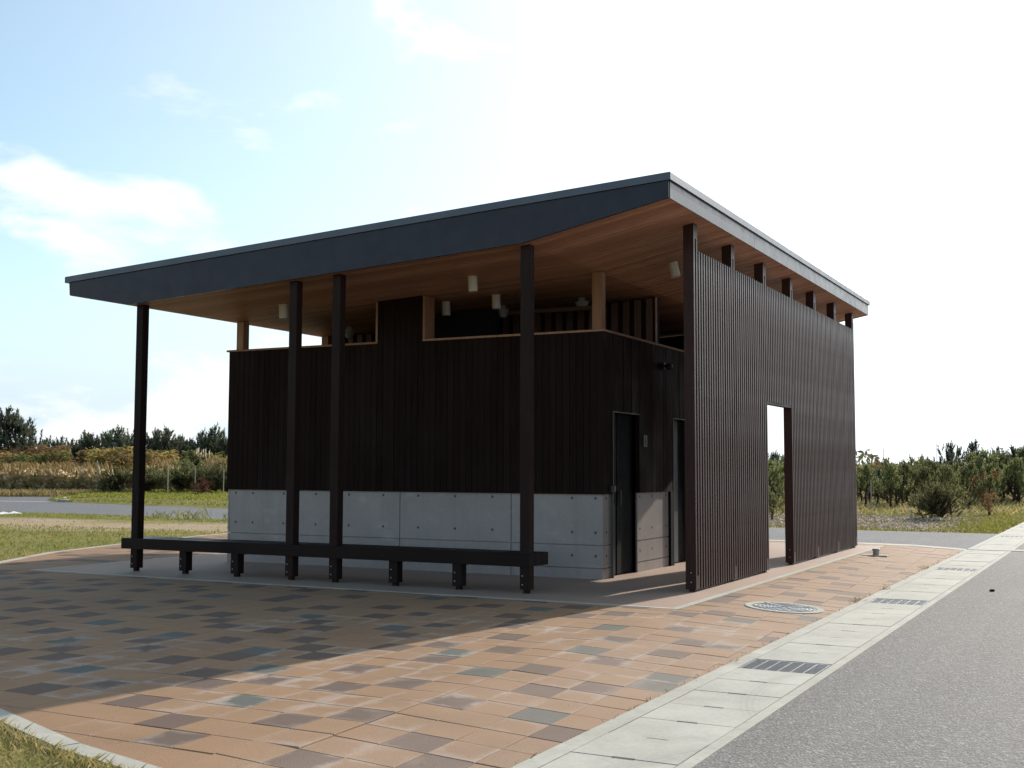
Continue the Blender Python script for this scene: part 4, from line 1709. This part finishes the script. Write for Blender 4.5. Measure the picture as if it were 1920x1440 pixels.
for x in range(272, 470, 12):
    kx = rng.random()
    D = rng.uniform(74, 78)
    ms, lab, gr_ = (SHG, 'olive green shrub behind the low pines between post and wall', 'olive shrubs right of the post') if kx < .55 else (SHR, 'rust brown shrub behind the low pines between post and wall', 'rust shrubs right of the post') if kx < .75 else (SHY, 'yellow shrub behind the low pines between post and wall', 'yellow shrubs right of the post')
    plant('shrub', rng.choice(ms), bear(x, D), rng.uniform(2.1, 2.8), lab, 'shrub', gr_, 1.5)

# reeds
rd = MB()
plm = MB()


def reed(x, y, h):
    a = rng.uniform(0, 6.28)
    w = rng.uniform(.012, .026)
    lx, ly = rng.gauss(0, .12) * h, rng.gauss(0, .12) * h
    c, s = math.cos(a) * w, math.sin(a) * w
    rd.add([(x - c, y - s, GZ), (x + c, y + s, GZ), (x + lx * .5 + c, y + ly * .5 + s, GZ + h * .6), (x + lx, y + ly, GZ + h)], [(0, 1, 2), (0, 2, 3)])
    for k in range(3):
        t = rng.uniform(.25, .75)
        bx_, by_ = x + lx * t, y + ly * t
        an = rng.uniform(0, 6.28)
        l = rng.uniform(.25, .55)
        rd.add([(bx_, by_, GZ + h * t), (bx_ + math.cos(an) * l * .5, by_ + math.sin(an) * l * .5, GZ + h * t + l * .55), (bx_ + math.cos(an) * l, by_ + math.sin(an) * l, GZ + h * t + l * .25)], [(0, 1, 2)])
    if rng.random() < .4:
        for k in range(3):
            d = rng.uniform(.06, .12)
            plm.add([(x + lx - d * .5, y + ly, GZ + h - .2), (x + lx + d * .5, y + ly + d, GZ + h - .1), (x + lx * 1.1, y + ly * 1.1, GZ + h + .16)], [(0, 1, 2)])


for x0, x1, D0, D1_, nn, h0, h1 in ((-40, 205, 66, 72, 3600, .8, 1.75), (205, 260, 68, 72, 380, .8, 1.5), (268, 330, 70, 73, 600, 1.2, 2.0), (385, 470, 71, 74, 600, 1.3, 2.2)):
    for i in range(nn):
        p = bear(rng.uniform(x0, x1), rng.uniform(D0, D1_))
        reed(p.x, p.y, rng.uniform(h0, h1))
tag(rd.build('reed_bed', M_REED), 'tall dry tan reeds along the far side of the rear road', 'reeds', kind='stuff')
tag(plm.build('reed_plumes', M_REED), 'soft seed plumes of the dry reeds on the left', 'reeds', kind='stuff')
b = MB()
for x in (372, 375, 380, 384, 388, 395):
    p = bear(x, 72)
    for k in range(8):
        an = rng.uniform(0, 6.28)
        d = rng.uniform(.03, .06)
        z = 2.35 + rng.uniform(-.2, .25)
        b.add([(p.x, p.y, z - .1), (p.x + math.cos(an) * d, p.y + math.sin(an) * d, z), (p.x + .06, p.y, z + .14)], [(0, 1, 2)])
tag(b.build('pampas_plumes', M_PLUME), 'white pampas plumes above the low pines by the wall', 'pampas', kind='stuff')
b = MB()
pts_ = []
for i in range(5000):
    p = bear(rng.uniform(-40, 260), rng.uniform(61, 67))
    pts_.append((p.x, p.y, GZ - .03))
blades(b, pts_, .15, .45, .03, .4)
tag(b.build('reed_verge', M_GRASSD), 'low ochre grass strip in front of the reeds', 'grass', kind='stuff')

# low pines and stakes on the bank
for x, D, h, w, lab in ((212, 63, 1.05, 1.7, 'low dark pine bush leaning beside a stake left of the post'), (231, 62, 1.85, 1.25, 'rounded dark pine bush just left of the outer canopy post'),
                        (281, 63, 1.75, 1.3, 'green young pine just right of the outer canopy post'), (340, 65, 2.15, 1.5, 'broad dark pine bush behind the stakes'),
                        (362, 66, 1.7, 1.3, 'pine bush between the two right stakes'), (408, 64, 2.1, 1.35, 'dark pine bush at the left edge of the concrete wall'), (432, 63, 1.9, 1.3, 'pine bush half hidden by the concrete wall')):
    ms = rng.choice(LOWP)
    plant('low_pine', ms, bear(x, D, .06), h, lab, 'tree', None, w)
stake = MB()
stake.tube((0, 0, 0), (.03, .02, 1), .5, .5, 7)
stm = stake.mesh('stake', M_STAKE)
for x, D, h, rr, lab in ((187, 62, 1.75, .045, 'pale upright stake at the left end of the grass bank'), (319, 61, 1.5, .045, 'pale stake in front of the broad dark pine bush'),
                         (370, 61, 1.5, .045, 'pale stake beside the dead red shrub'), (376, 66, .9, .04, 'short thin stake behind the dead red shrub'), (423, 58, 1.4, .04, 'thin stake close to the concrete wall edge')):
    o = tag(inst('stake', stm, None, bear(x, D, .02)), lab, 'stake', 'planting stakes')
    o.scale = (rr * 1.2, rr * 1.2, h)
    o.rotation_euler = (0, 0, rng.uniform(0, 6))
plant('dead_shrub', SHD, bear(384, 59, .1), .85, 'dead dark red shrub lying on the grass bank', 'shrub', None, 1.6, None, .5)
p0, p1 = px(-40, 966, -.02), px(36, 963, -.02)
b = MB()
N = 14
vs_ = []
for i in range(N + 1):
    t = i / N
    q_ = p0.lerp(p1, t)
    hh = .06 + .025 * math.sin(i * 1.7) + (.0 if 0 < i < N else -.09)
    vs_ += [(q_.x, q_.y - .25, -.02), (q_.x, q_.y, -.02 + hh), (q_.x, q_.y + .3, -.02)]
b.add(vs_, [(i * 3 + k, i * 3 + k + 1, i * 3 + k + 4, i * 3 + k + 3) for i in range(N) for k in (0, 1)])
tag(b.build('plastic_sheet', M_WHITE, None, True), 'crumpled white sheet on the lawn at the left edge', 'sheet')

# right: pines beyond the road
plant('low_pine', LOWP[1], px(1768, 975, -.1), 1.45, 'dense dark pine bush in front of the pines beyond the road', 'tree', None, 1.2, 0.4)
plant('low_pine', PINE[0], px(1783, 968, -.1), 1.75, 'light green pine shoot behind the dense dark pine bush', 'tree', None, .8, 2.0)
plant('pine_tree', PINE[2], px(1672, 955, -.1), 1.75, 'spreading pine with bare lower trunk beside the far screen end', 'tree', None, 1.3, 1.0)
for i, (x, y, h, w) in enumerate(sorted(((1622, 952, 1.75, 1.2), (1700, 948, 1.7, 1.3), (1735, 950, 1.7, 1.2), (1815, 955, 1.8, 1.25), (1845, 948, 2.4, 1.2), (1878, 945, 2.3, 1.25), (1910, 942, 2.5, 1.2), (1940, 945, 2.5, 1.2), (1850, 958, 1.3, 1.3), (1455, 960, 1.9, 1.2), (1448, 975, .9, 1.3), (1475, 955, 2.0, 1.2)))):
    plant('pine_tree', rng.choice(PINE), px(x, y, -.1), h, ORD[i] + ' young green pine from the left in the front row beyond the rear road', 'tree', 'front row pines on the right', w)
for i in range(36):
    x = 1600 + 350 * (i + rng.random()) / 36
    D = rng.uniform(50, 72)
    top = 862 - (x - 1612) / 300 * 14 + rng.uniform(-10, 12)
    h = 1.5 + (877 - top) * D / FPX
    plant('pine_tree', rng.choice(PINE + PINED[:1]), bear(x, D, -.1), h, 'pine in the dense stand behind the front row', 'tree', 'pine stand on the right', 1.05)
for i, (x, D, h) in enumerate(sorted(((1776, 66, 3.0), (1818, 62, 3.0), (1862, 58, 2.6), (1907, 55, 2.6), (1897, 60, 2.6)))):
    plant('pine_tree', rng.choice(PINED), bear(x, D, -.1), h, ORD[i] + ' taller dark pine from the left rising above the right stand', 'tree', 'taller pines on the right', 1.0)
for i in range(16):
    plant('pine_tree', rng.choice(PINE + PINED), bear(rng.uniform(1420, 1500), rng.uniform(50, 75), -.1), rng.uniform(1.7, 2.3), 'pine seen through the doorway of the slat screen', 'tree', 'pines behind the doorway', 1.1)
for x, D, h in ((1640, 62, 2.2), (1655, 60, 2.0), (1626, 64, 2.1), (1843, 46, 1.6), (1848, 40, .9)):
    plant('shrub', SHR[0] if x != 1843 else SHR[1], bear(x, D, -.1), h, 'rust red shrub among the pines on the right', 'shrub', 'rust shrubs among the right pines', 1.3 if x < 1800 else .7)
for x, y, h, rr, lean, lab in ((1634, 957, 1.15, .035, 0, 'thin pale stake beside the far end of the screen'), (1709, 976, .33, .055, 0, 'short brown post standing in the leaf litter'), (1879, 944, 1.35, .035, -.3, 'leaning stake among the pines at the right')):
    o = tag(inst('stake', stm, None, px(x, y, -.1)), lab, 'stake', 'planting stakes on the right')
    o.scale = (rr * 1.1, rr * 1.1, h)
    o.rotation_euler = (0, lean, 0)
mp_ = MB()
mp_.tube((0, 0, 0), (0, 0, 1), .5, .35, 6)
mpm = mp_.mesh('pole', M_GALV)
for x, D, h, w, lab in ((1654, 130, 3.9, .09, 'thin distant lamp pole above the trees by the screen'), (1753, 150, 6.2, .07, 'tall thin distant mast above the pines on the right')):
    o = tag(inst('distant_pole', mpm, None, bear(x, D, -.1)), lab, 'pole')
    o.scale = (w, w, h)

# dry undergrowth between the pine stems
b = MB()
pts_ = []
for i in range(9000):
    p = bear(rng.uniform(1395, 1960), rng.uniform(40, 78), -.1)
    if p.x < .9:
        pts_.append((p.x, p.y, -.1))
blades(b, pts_, .06, .26, .022, .5)
tag(b.build('undergrowth', M_GRASSD), 'dry undergrowth between the pines on the right', 'grass', kind='stuff')

# distant wood that reads as one mass
b = MB()
for i in range(9000):
    x = rng.uniform(-150, 2150)
    D = rng.uniform(100, 125)
    p = bear(x, D)
    top = 2.3 + .7 * math.sin(x * .013) + .4 * math.sin(x * .051 + 1)
    z = rng.uniform(0, top)
    s_ = rng.uniform(.15, .4)
    u = Vector((rng.gauss(0, 1), rng.gauss(0, 1), rng.gauss(.3, 1))).normalized()
    v = u.orthogonal().normalized()
    q_ = Vector((p.x, p.y, z))
    b.add([tuple(q_ - u * s_), tuple(q_ + v * s_ * .5), tuple(q_ + u * s_), tuple(q_ - v * s_ * .5)], [(0, 1, 2, 3)])
tag(b.build('far_wood', M_LEAFG), 'distant low wood along the horizon', 'wood', kind='stuff')
